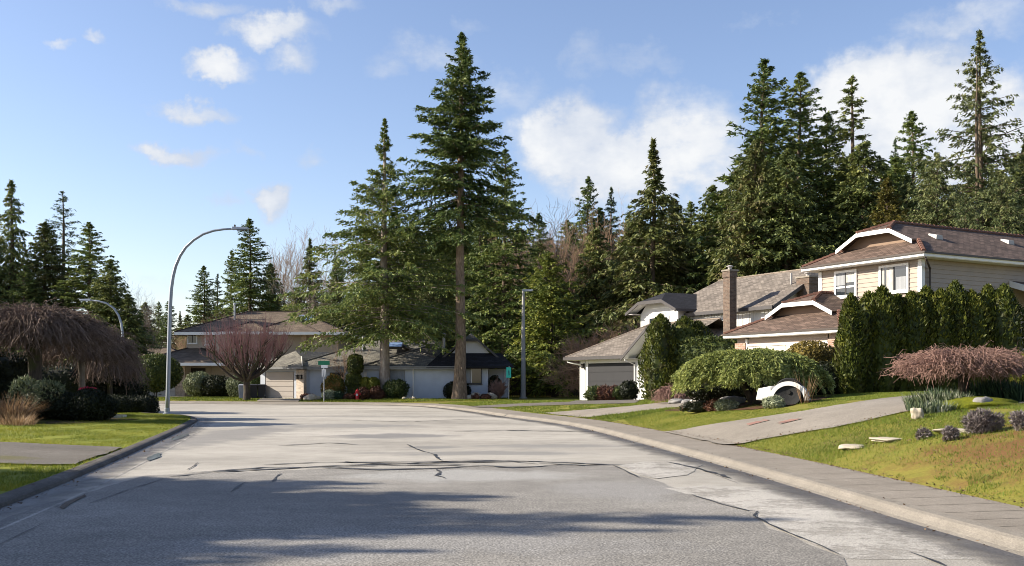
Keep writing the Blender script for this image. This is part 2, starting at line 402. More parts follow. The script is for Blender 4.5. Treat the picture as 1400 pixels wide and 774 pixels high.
M_drive = ground_mat('driveway', [(.3, (.17, .15, .123)), (.55, (.245, .218, .182)), (.75, (.34, .307, .26))], s1=.6, s2=9, s3=55, bump=.5, speck=.8)
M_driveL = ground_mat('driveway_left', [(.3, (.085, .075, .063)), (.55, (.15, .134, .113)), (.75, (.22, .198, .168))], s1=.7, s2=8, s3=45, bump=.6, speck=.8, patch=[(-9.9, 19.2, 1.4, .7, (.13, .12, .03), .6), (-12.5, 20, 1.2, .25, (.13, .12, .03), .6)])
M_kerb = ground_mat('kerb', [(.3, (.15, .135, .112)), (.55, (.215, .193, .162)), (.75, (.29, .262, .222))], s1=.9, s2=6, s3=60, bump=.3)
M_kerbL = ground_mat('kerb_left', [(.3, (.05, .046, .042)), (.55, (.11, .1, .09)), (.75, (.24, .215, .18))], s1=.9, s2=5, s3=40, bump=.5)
def asphalt(name, lo, mid, hi, speck, sp_scale=55, stains=(), rough=.85):
    m, nt, p = newmat(name); pos = nd(nt, 'ShaderNodeNewGeometry').outputs['Position']
    str_ = nd(nt, 'ShaderNodeVectorMath', {0: pos, 1: (.55, 1.0, 1)}, operation='MULTIPLY').outputs[0]
    a = noise(nt, str_, .22, 5, .6); b = noise(nt, pos, 1.7, 5, .62); c = noise(nt, pos, sp_scale, 2, .6); d = noise(nt, pos, 14, 4, .6)
    fac = math_(nt, 'ADD', math_(nt, 'MULTIPLY', a, .6), math_(nt, 'ADD', math_(nt, 'MULTIPLY', b, .28), math_(nt, 'MULTIPLY', d, .12)))
    cc = ramp(nt, fac, [(.3, lo), (.5, mid), (.66, hi)])
    for (x, y, rx, ry, colr, amt) in stains:
        dd = nd(nt, 'ShaderNodeVectorMath', {0: pos, 1: (x, y, 0)}, operation='SUBTRACT').outputs[0]
        dd = nd(nt, 'ShaderNodeVectorMath', {0: dd, 1: (1/rx, 1/ry, 0)}, operation='MULTIPLY').outputs[0]
        ln = nd(nt, 'ShaderNodeVectorMath', {0: dd}, operation='LENGTH').outputs['Value']
        f = math_(nt, 'ADD', math_(nt, 'SUBTRACT', 1.0, ln), math_(nt, 'MULTIPLY', math_(nt, 'SUBTRACT', noise(nt, pos, .9, 6, .65), .5), 1.6))
        cc = mixc(nt, math_(nt, 'MULTIPLY', ramp(nt, f, [(.1, 0.0), (.5, 1.0)]), amt), cc, colr)
    cc = mixc(nt, speck, cc, mixc(nt, 1.0, cc, ramp(nt, c, [(.3, .35), (.5, .95), (.7, 1.75)]), 'MULTIPLY'))
    lk(nt, cc, p.inputs['Base Color']); p.inputs['Roughness'].default_value = rough; p.inputs['Specular IOR Level'].default_value = .35
    lk(nt, nd(nt, 'ShaderNodeBump', {'Strength': .55, 'Distance': .012, 'Height': c}).outputs[0], p.inputs['Normal'])
    return m
M_road = asphalt('asphalt_worn', (.2, .184, .156), (.34, .314, .268), (.46, .425, .365), .6, stains=[(-3.6, 29.5, 2.2, 1.9, (.16, .155, .148), .85), (-2.0, 24.5, .9, .7, (.17, .165, .158), .7), (-.6, 22.5, 3.4, .9, (.18, .175, .165), .7), (-6, 36, 3.5, 2.0, (.19, .185, .175), .6), (1.0, 25, 2.4, .9, (.19, .185, .175), .6), (-8.5, 30, 1.6, 9, (.15, .145, .14), .6)])
M_road2 = asphalt('asphalt_coarse', (.12, .112, .1), (.205, .191, .168), (.3, .28, .248), .9, 42, stains=[(-.9, 17.2, 2.6, 1.5, (.31, .3, .275), .9), (-1.2, 10, 3.5, 1.2, (.25, .24, .225), .6), (1.6, 15, 1.2, 2.0, (.27, .26, .245), .5)])
M_dark = pbr('tar', (.03, .03, .031), .6, .25, 6)
M_damp = asphalt('damp_asphalt', (.06, .055, .053), (.1, .093, .087), (.19, .175, .16), .6, 55, rough=.5)
def soften(m):
    nt = m.node_tree; p = nt.nodes['Principled BSDF']; u = nd(nt, 'ShaderNodeSeparateXYZ', {0: nd(nt, 'ShaderNodeTexCoord').outputs['UV']}).outputs[0]
    pos = nd(nt, 'ShaderNodeNewGeometry').outputs['Position']
    f = math_(nt, 'ADD', u, math_(nt, 'MULTIPLY', math_(nt, 'SUBTRACT', noise(nt, pos, 1.1, 6, .7), .5), 1.1))
    lk(nt, ramp(nt, f, [(.3, 0.0), (.85, .92)]), p.inputs['Alpha'])
soften(M_damp)
M_pale = asphalt('pale_asphalt', (.28, .262, .23), (.39, .365, .322), (.48, .45, .4), .6)
def worn(m, s, lo, hi):
    nt = m.node_tree; pos = nd(nt, 'ShaderNodeNewGeometry').outputs['Position']
    f = math_(nt, 'ADD', math_(nt, 'MULTIPLY', noise(nt, pos, s, 6, .7), .7), math_(nt, 'MULTIPLY', noise(nt, pos, s*9, 4, .7), .3))
    lk(nt, ramp(nt, f, [(lo, .1), (hi, 1.0)]), nt.nodes['Principled BSDF'].inputs['Alpha'])
worn(M_pale, .9, .36, .52)

gnd = MB(); gnd.box(-1500, 1500, -300, 2200, -.6, -.05); tag(gnd.build('ground', M_earth), kind='structure')
rd = MB(); rd.face([(-140, -14, 0), (70, -14, 0), (70, 130, 0), (-140, 130, 0)])
tag(rd.build('road', M_road), kind='structure')
# kerbs: rolled kerb on the right and round the bend, upright kerb on the left
def strip_profile(name, P, prof, mat, wv=0.0):
    mb_v, q = [], []; k = len(prof)
    if wv: P = densify(P, .25, False)
    wz = wv*wob(np.column_stack([P, P[:, :1]*0]), 3, .9) if wv else 0
    for j, (e, z) in enumerate(prof):
        Pe = offset(P, e) if not (wv and j == (0 if wv > 0 else k-1)) else offset(P, 0)+(offset(P, 1.0)-offset(P, 0))*(e+wz)[:, None]
        mb_v.append(np.column_stack([Pe, np.full(len(P), z)]))
    V = np.stack(mb_v, 1).reshape(-1, 3); n = len(P)
    Q = [[i*k+j, i*k+j+1, (i+1)*k+j+1, (i+1)*k+j] for i in range(n-1) for j in range(k-1)]
    me = np_mesh(name, V, np.array(Q), mat, False)
    uv = np.stack([(np.array(Q) % k)/(k-1), (np.array(Q)//k)*.8], -1).astype(np.float32); me.uv_layers.new(name='UVMap').data.foreach_set('uv', uv.ravel())
    return tag(link(name, me), kind='structure')
Rd = densify(R, .8, False); Ld = densify(L, .8, False)
strip_profile('kerb', Rd, [(-.16, .006), (-.08, .025), (-.02, .06), (.03, .1), (.08, .12), (.2, .13)], M_kerb)
strip_profile('pavement', Rd, [(.205, .128), (.8, .14), (SW+.02, .15), (SW+.04, .05)], M_conc)
strip_profile('gutter', Rd, [(-1.15, .0086), (-.75, .0087), (-.4, .0088), (-.1, .009)], M_damp)
strip_profile('gutter', Ld, [(1.1, .0086), (.7, .0087), (.35, .0088), (.04, .009)], M_damp)
strip_profile('gutter', Ld, [(.62, .0046), (.67, .0046)], M_pale)
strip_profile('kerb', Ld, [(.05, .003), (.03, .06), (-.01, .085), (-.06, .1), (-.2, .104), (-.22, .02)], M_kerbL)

lawnR = np.concatenate([offset(R, SW), [(-90, 170), (120, 170), (120, -14)]])
region('lawn', lawnR, M_lawnR, 0, 3.0, near=(.55, 50, 20))
lawnL = np.concatenate([offset(L, -.2), [(-140, 90), (-140, -14)]])
region('lawn', lawnL, M_lawnL, 0, 3.0, near=(.6, 50, 32))
DRIVES = {
 'driveway': ([hit(*q) for q in ((990,609.5),(1040,602.5),(1090,594),(1140,586),(1180,578),(1245,563),(1290,557),(1340,555),(1400,553))] + [(17,23.2),(30,24),(30,30)] + [hit(*q) for q in ((1400,536),(1330,538),(1260,541),(1200,547),(1160,553),(1100,563),(1040,572),(970,582),(908,591.5))], M_drive),
 'driveway.a': ([hit(*q) for q in ((802,571.8),(880,562.5),(935,556.5),(985,550.5))] + [(12,37.5),(12.5,38.5),(9.6,43.6)] + [hit(*q) for q in ((925,549.5),(860,556.2),(800,561),(742,565.5))], M_conc),
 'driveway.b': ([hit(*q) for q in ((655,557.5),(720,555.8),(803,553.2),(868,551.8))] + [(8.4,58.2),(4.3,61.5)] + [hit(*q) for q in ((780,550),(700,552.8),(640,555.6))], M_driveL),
}
for n_, (P_, m_) in DRIVES.items(): region(n_.split('.')[0], P_, m_, .03, .3, jit=.035)
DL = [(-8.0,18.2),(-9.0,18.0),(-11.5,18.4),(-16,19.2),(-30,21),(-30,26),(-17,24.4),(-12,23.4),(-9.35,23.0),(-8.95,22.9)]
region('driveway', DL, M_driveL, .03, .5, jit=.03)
DA = [(-18.0,70.2),(-14.9,69.4),(-15.4,74.0),(-18.9,75.2)]
region('driveway', DA, M_conc, .03, .8)
region('path', [(-30.5,72.8),(-29.2,72.6),(-27.2,84.6),(-28.6,85)], M_conc, .03, .8)
ALLD = [np.array(p) for p, _ in DRIVES.values()] + [np.array(DL), np.array(DA)]

# ---- marks on the road: coarser resurfaced half, tar seams, puddles
def sheet(name, pxs, mat, z, res=None, world=False):
    P = [gp(a, b) for a, b in pxs] if not world else pxs
    P = densify(P, .35); rg = np.random.default_rng(len(pxs)*7+int(z*1e5)); P = P + rg.normal(size=P.shape)*.025
    mb = MB(); tri = geometry.tessellate_polygon([[Vector((p[0], p[1], 0)) for p in P]])
    for t in tri:
        pts = [(P[k][0], P[k][1], z) for k in t]
        a, b, c = pts
        if (b[0]-a[0])*(c[1]-a[1]) - (b[1]-a[1])*(c[0]-a[0]) < 0: pts.reverse()
        mb.face(pts)
    return tag(mb.build(name, mat), kind='structure')
sheet('road_resurfacing', [(330,646),(470,640),(560,641),(740,637),(845,638),(868,650),(885,654),(935,672),(985,686),(1032,702),(1042,716),(1085,736),(1150,762),(1180,790),(900,830),(300,860),(-330,860),(-120,758),(60,690),(200,650)], M_road2, .004)
sheet('road_worn_patch', [(905,668),(965,664),(1050,668),(1140,690),(1250,730),(1330,765),(1160,765),(1090,735),(1045,714),(1034,702),(990,687)], M_pale, .0042)
sheet('road_worn_patch', [(845,636),(880,632),(960,634),(940,650),(900,655),(872,650)], M_pale, .0084)
M_tarj = pbr('joint_dirt', (.16, .14, .11), .95, .3, 3)
def cracks(name, lists, mat, z=.0125):
    mb = MB(); rg = random.Random(5)
    for wd, pts in lists:
        P = densify([gp(a, b) for a, b in pts], .22, False); P = np.concatenate([P, [gp(*pts[-1])]])
        T = np.gradient(P, axis=0); T /= np.maximum(np.linalg.norm(T, axis=1, keepdims=True), 1e-6); Nn = np.stack([-T[:, 1], T[:, 0]], 1)
        ws = np.array([wd*(.35+.9*rg.random())*min(1, .3+min(i, len(P)-1-i)*.5) for i in range(len(P))])
        P = P + Nn*np.array([[rg.gauss(0, wd*.35)] for _ in P])
        for i in range(len(P)-1):
            a, b = P[i]-Nn[i]*ws[i], P[i]+Nn[i]*ws[i]; c, d = P[i+1]+Nn[i+1]*ws[i+1], P[i+1]-Nn[i+1]*ws[i+1]
            q = [(a[0], a[1], z), (d[0], d[1], z), (c[0], c[1], z), (b[0], b[1], z)]
            mb.face(q)
    return tag(mb.build(name, mat), kind='structure')
cracks('tar_seam', [
 (0.0279, [(557,608),(566,613),(577,617),(588,620)]), (0.0310, [(588,620),(594,622),(598,627),(603,630)]), (0.0372, [(595,641),(602,646),(598,651),(609,655)]),
 (.075, [(230,652),(300,646),(390,641),(470,637),(560,634),(700,632),(735,635)]), (.07, [(360,636),(430,633),(560,632),(720,631),(860,637)]), (.08, [(250,648),(360,640),(450,640),(520,637),(640,636)]),
 (0.0279, [(385,648),(377,654),(372,660)]), (0.0217, [(335,660),(322,668),(315,674)]), (0.0186, [(270,633),(262,640),(255,643)]),
 (.07, [(735,634),(800,637),(838,637)]), (0.0248, [(838,637),(852,642),(862,648),(875,654)]),
 (.05, [(910,632),(940,638),(968,645),(1000,655)]), (0.0074, [(925,640),(955,641),(1010,662)]), (0.0074, [(960,650),(985,651)]),
 (0.0217, [(945,677),(985,690),(1022,699),(1036,700),(1030,706),(1050,717),(1080,730),(1110,742),(1150,760)]), (0.0279, [(1243,756),(1262,762),(1300,778)]),
 (.12, [(620,590),(700,589),(780,590),(850,591)]), (0.0124, [(120,690),(170,672),(225,655)]),
 (0.0124, [(60,716),(20,735),(-30,760)]),
 (.10, [(440,640),(520,643),(600,641),(660,637),(700,640),(780,636)]), (.09, [(470,632),(540,635),(620,631),(690,630),(730,632)]), (.06, [(480,575),(560,577),(650,573)]), (.05, [(380,610),(450,606),(500,609)]),
], M_dark)
jn = MB(); Pj = densify(R, 1.5, False); Pa, Pb = offset(Pj, .23), offset(Pj, SW-.02); Tj = np.gradient(Pj, axis=0); Tj /= np.linalg.norm(Tj, axis=1, keepdims=True)
for a, b, t in zip(Pa, Pb, Tj):
    if -5 < a[1] < 62: jn.face([(*(a-t*.008), .1315), (*(b-t*.008), .1515), (*(b+t*.008), .1515), (*(a+t*.008), .1315)])
tag(jn.build('pavement_joints', M_tarj), kind='structure')
worn(M_dark, 2.5, .3, .5)
M_wet = pbr('wet_asphalt', (.1, .1, .1), .12, .3, 1.2, spec=.6)
sheet('puddle', [(198,628),(206,624),(218,620),(222,621),(214,627),(203,631)], M_wet, .014)
sheet('puddle', [(232,601),(246,596),(256,593),(258,595),(246,600),(236,603)], M_wet, .014)
sheet('puddle', [(78,694),(100,683),(118,677),(120,679),(98,690),(80,698)], M_wet, .014)
# ------------------------------------------------------------------ house materials
M_sidA = pbr('beige_siding', (.31, .25, .203), .6, .08, 1.5, .1, 30)
M_gab = pbr('shaded_brown_gable_siding', (.2, .13, .085), .7, .1, 2)  # brown darkened to put the recess shade into the gable siding
M_white = pbr('white_paint', (.78, .76, .72), .5, .05, 2)
M_cream = pbr('cream_door', (.74, .68, .58), .5, .05, 1)
M_roofA = shingle('brown_shingle', (.118, .08, .06), hue=(.17, .117, .09))
M_roofB = shingle('taupe_shingle', (.18, .152, .126), hue=(.25, .213, .178))
M_roofC = shingle('grey_shingle', (.18, .168, .142), hue=(.24, .222, .18))
M_roofD = shingle('umber_shingle', (.15, .112, .08), hue=(.21, .158, .11))
M_roofCd = shingle('charcoal_and_shade_shingle', (.022, .022, .026))
M_cap = pbr('ridge_cap_brown', (.13, .062, .042), .9, .3, 4)
M_capD = pbr('ridge_cap_umber', (.05, .033, .024), .9, .3, 4)
M_capB = pbr('ridge_cap_taupe', (.2, .16, .125), .9, .3, 4)
M_capC = pbr('ridge_cap_grey', (.12, .112, .1), .9, .3, 4)
M_brickA = brick('red_brick', (.27, .15, .1), (.36, .22, .155), (.38, .33, .27))
M_brickB = brick('brown_brick', (.085, .055, .04), (.14, .092, .064), (.15, .125, .1))
M_brickC = brick('cream_brick', (.6, .47, .35), (.68, .57, .45), (.55, .48, .4))
M_brickD = brick('tan_brick', (.36, .25, .16), (.46, .33, .22), (.4, .33, .26))
M_glass = glassy('window_glass')
M_curt = pbr('curtain', (.4, .385, .35), .9, .15, 9)
M_blind = pbr('blind', (.26, .27, .28), .8, .1, 2)
M_gut = pbr('brown_gutter', (.045, .03, .022), .5)
M_dkgut = pbr('charcoal_gutter', (.05, .045, .045), .5)
M_grgut = pbr('grey_gutter', (.22, .22, .22), .5)
M_batten = pbr('white_batten', (.62, .62, .6), .6, .06, 2)
M_gdoorB = pbr('grey_door', (.036, .036, .038), .75, .08, 1, spec=.15)
M_gdoorC = pbr('beige_door', (.4, .355, .31), .5, .06, 1)
M_stucco = pbr('blue_grey_stucco', (.5, .53, .58), .9, .1, 1.2)
M_stuccoD = pbr('taupe_stucco', (.42, .34, .26), .9, .1, 1.2)
M_darkwood = pbr('dark_door', (.03, .024, .02), .6)
M_metal = pbr('galvanised', (.42, .43, .44), .42, .1, 2, 0, 20, .55)
M_pipe = pbr('white_pipe', (.6, .6, .6), .5)
M_lamp = pbr('black_metal', (.02, .018, .016), .5)
M_vent = pbr('roof_vent_metal', (.35, .33, .31), .5)

class WF:   # a wall's own frame: s along it (left to right seen from outside), d out of it, z up
    def __init__(s, o, d): s.o = Vector((o[0], o[1], 0)); s.d = Vector((d[0], d[1], 0)).normalized(); s.n = Vector((s.d.y, -s.d.x, 0))
    def p(s, a, out, z): q = s.o + s.d*a + s.n*out; return (q.x, q.y, z)
    def box(s, mb, a0, a1, o0, o1, z0, z1):
        mb.hexa([s.p(a0, o1, z0), s.p(a1, o1, z0), s.p(a1, o0, z0), s.p(a0, o0, z0)], [s.p(a0, o1, z1), s.p(a1, o1, z1), s.p(a1, o0, z1), s.p(a0, o0, z1)])
def window(par, wf, a0, a1, z0, z1, mull=(.5,), frame=M_white, fw=.09, sash=M_lamp, curtain=None, bars=()):
    m = MB(); o0, o1 = .0, .065
    wf.box(m, a0, a1, o0, o1, z0, z0+fw); wf.box(m, a0, a1, o0, o1, z1-fw, z1)
    wf.box(m, a0, a0+fw, o0, o1, z0+fw, z1-fw); wf.box(m, a1-fw, a1, o0, o1, z0+fw, z1-fw)
    wf.box(m, a0-.04, a1+.04, o0, o1+.04, z0-.05, z0)
    w_ = m.build('window', frame, par)
    g = MB(); wf.box(g, a0+fw, a1-fw, .004, .03, z0+fw, z1-fw); g.build('pane', M_glass, w_)
    s_ = MB()
    for k in mull:
        c = a0+fw+(a1-a0-2*fw)*k; wf.box(s_, c-.025, c+.025, .031, .05, z0+fw, z1-fw)
    for k in bars:
        c = z0+fw+(z1-z0-2*fw)*k; wf.box(s_, a0+fw, a1-fw, .031, .045, c-.02, c+.02)
    if mull or bars: s_.build('mullion', sash, w_)
    for (k0, k1, t0, t1, mt) in (curtain or ()):
        c = MB(); W_ = a1-a0-2*fw; Hh = z1-z0-2*fw; n = max(3, int((k1-k0)*W_/.09))
        for i in range(n):     # pleats
            b0 = a0+fw+W_*(k0+(k1-k0)*i/n); b1 = a0+fw+W_*(k0+(k1-k0)*(i+1)/n); e0, e1 = (.032, .044) if i % 2 else (.044, .032)
            c.face([wf.p(b0, e0, z0+fw+Hh*t0), wf.p(b1, e1, z0+fw+Hh*t0), wf.p(b1, e1, z0+fw+Hh*t1), wf.p(b0, e0, z0+fw+Hh*t1)])
        c.build('curtain', mt, w_)
    return w_
def garage_door(par, wf, a0, a1, z0, z1, mat, rows=4, cols=1, gap=.03):
    m = MB(); hgt = (z1-z0)/rows; wd = (a1-a0)/cols
    wf.box(m, a0, a1, -.06, .0, z0, z1)
    for r in range(rows):
        for c in range(cols):
            wf.box(m, a0+c*wd+.02, a0+(c+1)*wd-.02, .0, .028, z0+r*hgt+gap/2, z0+(r+1)*hgt-gap/2)
    d = m.build('garage_door', mat, par)
    hd = MB(); wf.box(hd, (a0+a1)/2-.12, (a0+a1)/2+.12, .028, .06, z0+hgt*.5, z0+hgt*.5+.05); hd.build('handle', M_lamp, d)
    return d
def wall_lamp(par, wf, a, z):
    m = MB(); wf.box(m, a-.03, a+.03, 0, .1, z+.1, z+.16); wf.box(m, a-.08, a+.08, .04, .2, z-.16, z+.1); wf.box(m, a-.1, a+.1, .02, .22, z+.1, z+.13)
    return m.build('wall_lamp', M_lamp, par)
def caps(par, lines, mat, r=.085):
    rg = random.Random(3)
    for a, b in lines:
        m = MB(); a = Vector(a); b = Vector(b); n = max(2, int((b-a).length/.26))
        for i in range(n):
            p, q = a.lerp(b, i/n), a.lerp(b, (i+1.25)/n)
            m.path([p, q], [r*1.12+rg.uniform(0, .012), r*.85], 6)
        m.build('ridge_cap', mat, par)
def bargeboard(m, pts, y0, y1, hgt):
    for a, b in zip(pts, pts[1:]):
        m.hexa([(a[0], y0, a[1]-hgt), (b[0], y0, b[1]-hgt), (b[0], y1, b[1]-hgt), (a[0], y1, a[1]-hgt)], [(a[0], y0, a[1]), (b[0], y0, b[1]), (b[0], y1, b[1]), (a[0], y1, a[1])])
def dutch_hip(par, xc, hw, y0, y1, ze, sl, g, cl, rmat, fmat, cmat, smat, gmat, ov=.5, fh=.175, back=True):
    """hip roof whose front hip carries a small clipped gable (gablet)"""
    rise = hw*sl; xg = hw-g/sl; xk = hw-cl/sl; yg = y0+g/sl; yr = yg+(rise-cl)/sl; zr = ze+rise
    yb = y1-hw if back else y1
    m = MB()
    m.slope([(xc-hw, y0, ze), (xc+hw, y0, ze), (xc+xg, yg, ze+g), (xc-xg, yg, ze+g)])
    yo = yg-.42
    for s in (1, -1):
        m.slope([(xc+s*hw, y0, ze), (xc+s*hw, y1, ze), (xc, yb, zr), (xc, yr, zr), (xc+s*xk, yo, ze+cl), (xc+s*xg, yo, ze+g), (xc+s*xg, yg, ze+g)])
    m.slope([(xc-xk, yo, ze+cl), (xc+xk, yo, ze+cl), (xc, yr, zr)])
    if back: m.slope([(xc+hw, y1, ze), (xc-hw, y1, ze), (xc, yb, zr)])
    rf = m.build('roof', rmat, par)
    f = MB(); e = .03
    f.box(xc-hw, xc+hw, y0-e, y0, ze-fh, ze-.02)
    for s in (1, -1):
        a = xc+s*hw; f.box(min(a, a+s*e), max(a, a+s*e), y0-e, y1, ze-fh, ze-.02)
    f.build('fascia', fmat, rf)
    s_ = MB(); s_.box(xc-hw, xc+hw, y0+.002, y1-.002, ze-fh-.02, ze-fh+.01); s_.build('soffit', smat, rf)
    gt = MB(); gt.box(xc-hw-.03, xc+hw+.03, y0-.09, y0-e-.003, ze-.07, ze-.005)
    gt.box(xc+hw+.033, xc+hw+.1, y0-.09, y1, ze-.07, ze-.005); gt.build('gutter', M_gut, rf)
    b = MB(); bargeboard(b, [(xc-xg-.05, ze+g), (xc-xk, ze+cl), (xc+xk, ze+cl), (xc+xg+.05, ze+g)], yo-.035, yo-.002, .165)
    b.build('bargeboard', fmat, rf)
    gw = MB(); gw.face([(xc-xg, yg+.02, ze+g-.05), (xc+xg, yg+.02, ze+g-.05), (xc+xk, yg+.02, ze+cl), (xc-xk, yg+.02, ze+cl)]); gw.build('gable_siding', gmat, rf)
    caps(rf, [((xc+hw, y0, ze), (xc+xg, yg, ze+g)), ((xc-hw, y0, ze), (xc-xg, yg, ze+g)), ((xc+xk, yo, ze+cl), (xc, yr, zr)), ((xc-xk, yo, ze+cl), (xc, yr, zr)), ((xc, yr, zr), (xc, yb, zr))], cmat)
    return rf
def hip(par, x0, x1, y0, y1, ze, sl, rmat, fmat, cmat, smat, axis='x', fh=.2, l=True, r=True, name='roof', gut=None):
    """plain hip roof; l / r: hipped (True) or open-gabled end"""
    m = MB(); hw = (y1-y0)/2 if axis == 'x' else (x1-x0)/2; zr = ze+hw*sl
    if axis == 'x':
        yc = (y0+y1)/2; A = (x0+(hw if l else 0), yc, zr); B = (x1-(hw if r else 0), yc, zr)
        m.slope([(x0, y0, ze), (x1, y0, ze), B, A]); m.slope([(x1, y1, ze), (x0, y1, ze), A, B])
        ends = [((x0, y1, ze), (x0, y0, ze), A, l), ((x1, y0, ze), (x1, y1, ze), B, r)]
    else:
        xc = (x0+x1)/2; A = (xc, y0+(hw if l else 0), zr); B = (xc, y1-(hw if r else 0), zr)
        m.slope([(x1, y0, ze), (x1, y1, ze), B, A]); m.slope([(x0, y1, ze), (x0, y0, ze), A, B])
        ends = [((x0, y0, ze), (x1, y0, ze), A, l), ((x1, y1, ze), (x0, y1, ze), B, r)]
    cp = [(A, B)]
    for p, q, t, on in ends:
        if on: m.slope([p, q, t]); cp += [(p, t), (q, t)]
        else: m.face([p, q, t])
    rf = m.build(name, rmat, par)
    f = MB(); e = .03
    f.box(x0, x1, y0-e, y0, ze-fh, ze-.015); f.box(x0, x1, y1, y1+e, ze-fh, ze-.015); f.box(x0-e, x0, y0-e, y1+e, ze-fh, ze-.015); f.box(x1, x1+e, y0-e, y1+e, ze-fh, ze-.015)
    f.build('fascia', fmat, rf)
    s_ = MB(); s_.box(x0+.002, x1-.002, y0+.002, y1-.002, ze-fh-.02, ze-fh+.01); s_.build('soffit', smat, rf)
    if gut: g = MB(); g.box(x0-.05, x1+.05, y0-.1, y0-e-.003, ze-.09, ze-.01); g.build('gutter', gut, rf)
    caps(rf, cp, cmat, .07)
    return rf
def chimney(par, x0, x1, y0, y1, z0, z1, mat, cap=M_conc):
    m = MB(); m.box(x0, x1, y0, y1, z0, z1-.35); m.box(x0-.035, x1+.035, y0-.035, y1+.035, z1-.348, z1)
    c = m.build('chimney', mat, par)
    t = MB(); t.box(x0-.08, x1+.08, y0-.08, y1+.08, z1+.002, z1+.09); t.build('chimney_cap', cap, c)
    p = MB(); p.lathe([(.11, z1+.09), (.11, z1+.25), (.19, z1+.26), (.19, z1+.3), (.03, z1+.36)], 12, ((x0+x1)/2, (y0+y1)/2, 0)); p.build('flue', M_vent, c)
    return c

# ------------------------------------------------------------------ beige two-storey house on the right
TH = math.radians(-61.0)
zA = 1.0
A = empty('beige_house', (15.22, 37.0, zA), TH, 'two-storey beige sided house with brown roof and white fascia behind the emerald cedar row', 'house')
o = -zA
ze = 6.37+o
rfA = dutch_hip(A, -2.5, 3.0, -.5, 15, ze, .535, .63, 1.18, M_roofA, M_white, M_cap, M_white, M_gab)
wl = MB(); wl.lap((-5, 0), (0, 0), -.6, ze-.2); wl.lap((0, 0), (0, 14.5), -.6, ze-.2); wl.lap((-5, 14.5), (-5, 0), -.6, ze-.2); wl.lap((0, 14.5), (-5, 14.5), -.6, ze-.2)
wl.build('wall', M_sidA, A)
for (x, y) in ((0, 0), (-5, 0)):
    tr = MB(); s = 1 if x == 0 else -1
    tr.box(min(x-s*.13, x+s*.035), max(x-s*.13, x+s*.035), y-.045, y-.024, -.4, ze-.22); tr.box(min(x+s*.024, x+s*.045), max(x+s*.024, x+s*.045), y-.045, y+.13, -.4, ze-.22)
    tr.build('corner_board', M_white, A)
dp = MB(); dp.path([(.5, -.4, ze-.25), (.12, .32, ze-.55), (.1, .34, ze-.7), (.1, .34, 0)], .04, 8); dp.build('downspout', M_gut, A)
wfA = WF((-5, 0), (1, 0))
window(A, wfA, 3.08, 4.46, 5.0+o, 6.08+o, (.5,), curtain=[(.04, .13, 0, 1, M_curt), (.22, .46, 0, 1, M_curt), (.6, .97, 0, .55, M_blind)])
window(A, wfA, .82, 1.98, 5.0+o, 6.08+o, (.5,), curtain=[(0, .46, .45, .97, M_blind), (.54, 1, .55, 1, M_curt), (0, 1, .32, .4, M_white)])
for (x, y) in ((-1.2, 2.3), (-1.5, 7.2), (-.4, 9.2)):
    z = ze+(.5-x)*.535; v_ = MB(); v_.hexa([(x-.2, y-.2, z-.05), (x+.2, y-.2, z-.15), (x+.2, y+.2, z-.15), (x-.2, y+.2, z-.05)], [(x-.17, y-.17, z+.16), (x+.2, y-.17, z+.06), (x+.2, y+.17, z+.06), (x-.17, y+.17, z+.16)])
    v_.build('roof_vent', M_vent if y < 9 else M_cap, rfA)
# front garage wing
zg = 3.6+o
rfG = dutch_hip(A, -4.29, 3.2, -3.0, 3.0, zg, .5, .72, 1.18, M_roofA, M_white, M_cap, M_white, M_gab, back=False)
for x in (-3.1, -2.4):
    z = zg+(-1.09-x)*.5; v_ = MB(); v_.lathe([(.16, z-.2), (.16, z+.12), (.2, z+.13), (.12, z+.22)], 10, (x, -.25, 0)); v_.build('roof_vent', M_gut, rfG)
gw = MB(); gw.lap((-7.1, -2.6), (-6.55, -2.6), 2.2, zg-.2); gw.lap((-6.4, -2.6), (-2.1, -2.6), 2.1, zg-.2); gw.lap((-2.05, -2.6), (-1.5, -2.6), 2.2, zg-.2)
gw.lap((-1.5, -2.6), (-1.5, 0), -.5, zg-.2); gw.lap((-7.1, 0), (-7.1, -2.6), -.5, zg-.2); gw.build('garage_wall', M_sidA, A)
pl = MB(); pl.box(-7.13, -6.5, -2.72, -2.5, -.5, 2.2); pl.build('brick_pier', M_brickA, A); pl = MB(); pl.box(-2.0, -1.47, -2.72, -2.3, -.5, 2.2); pl.build('brick_pier', M_brickA, A)
wfG = WF((-7.1, -2.6), (1, 0))
garage_door(A, wfG, .66, 5.0, -.05, 2.05, M_cream, 4, 4)
jm = MB(); wfG.box(jm, .56, .655, -.02, .08, -.05, zg-.25); wfG.box(jm, 5.005, 5.1, -.02, .08, -.05, 2.1); wfG.box(jm, .66, 5.0, -.02, .07, 2.055, 2.14); jm.build('door_trim', M_white, A)
wall_lamp(A, WF((-7.13, -2.72), (1, 0)), .3, 1.7); wall_lamp(A, WF((-2.0, -2.72), (1, 0)), .27, 1.75)
dt = MB(); dt.lathe([(.05, 2.62), (.07, 2.66), (.05, 2.72)], 8, (-2.9, -2.66, 0)); dt.build('floodlight', M_white, A)
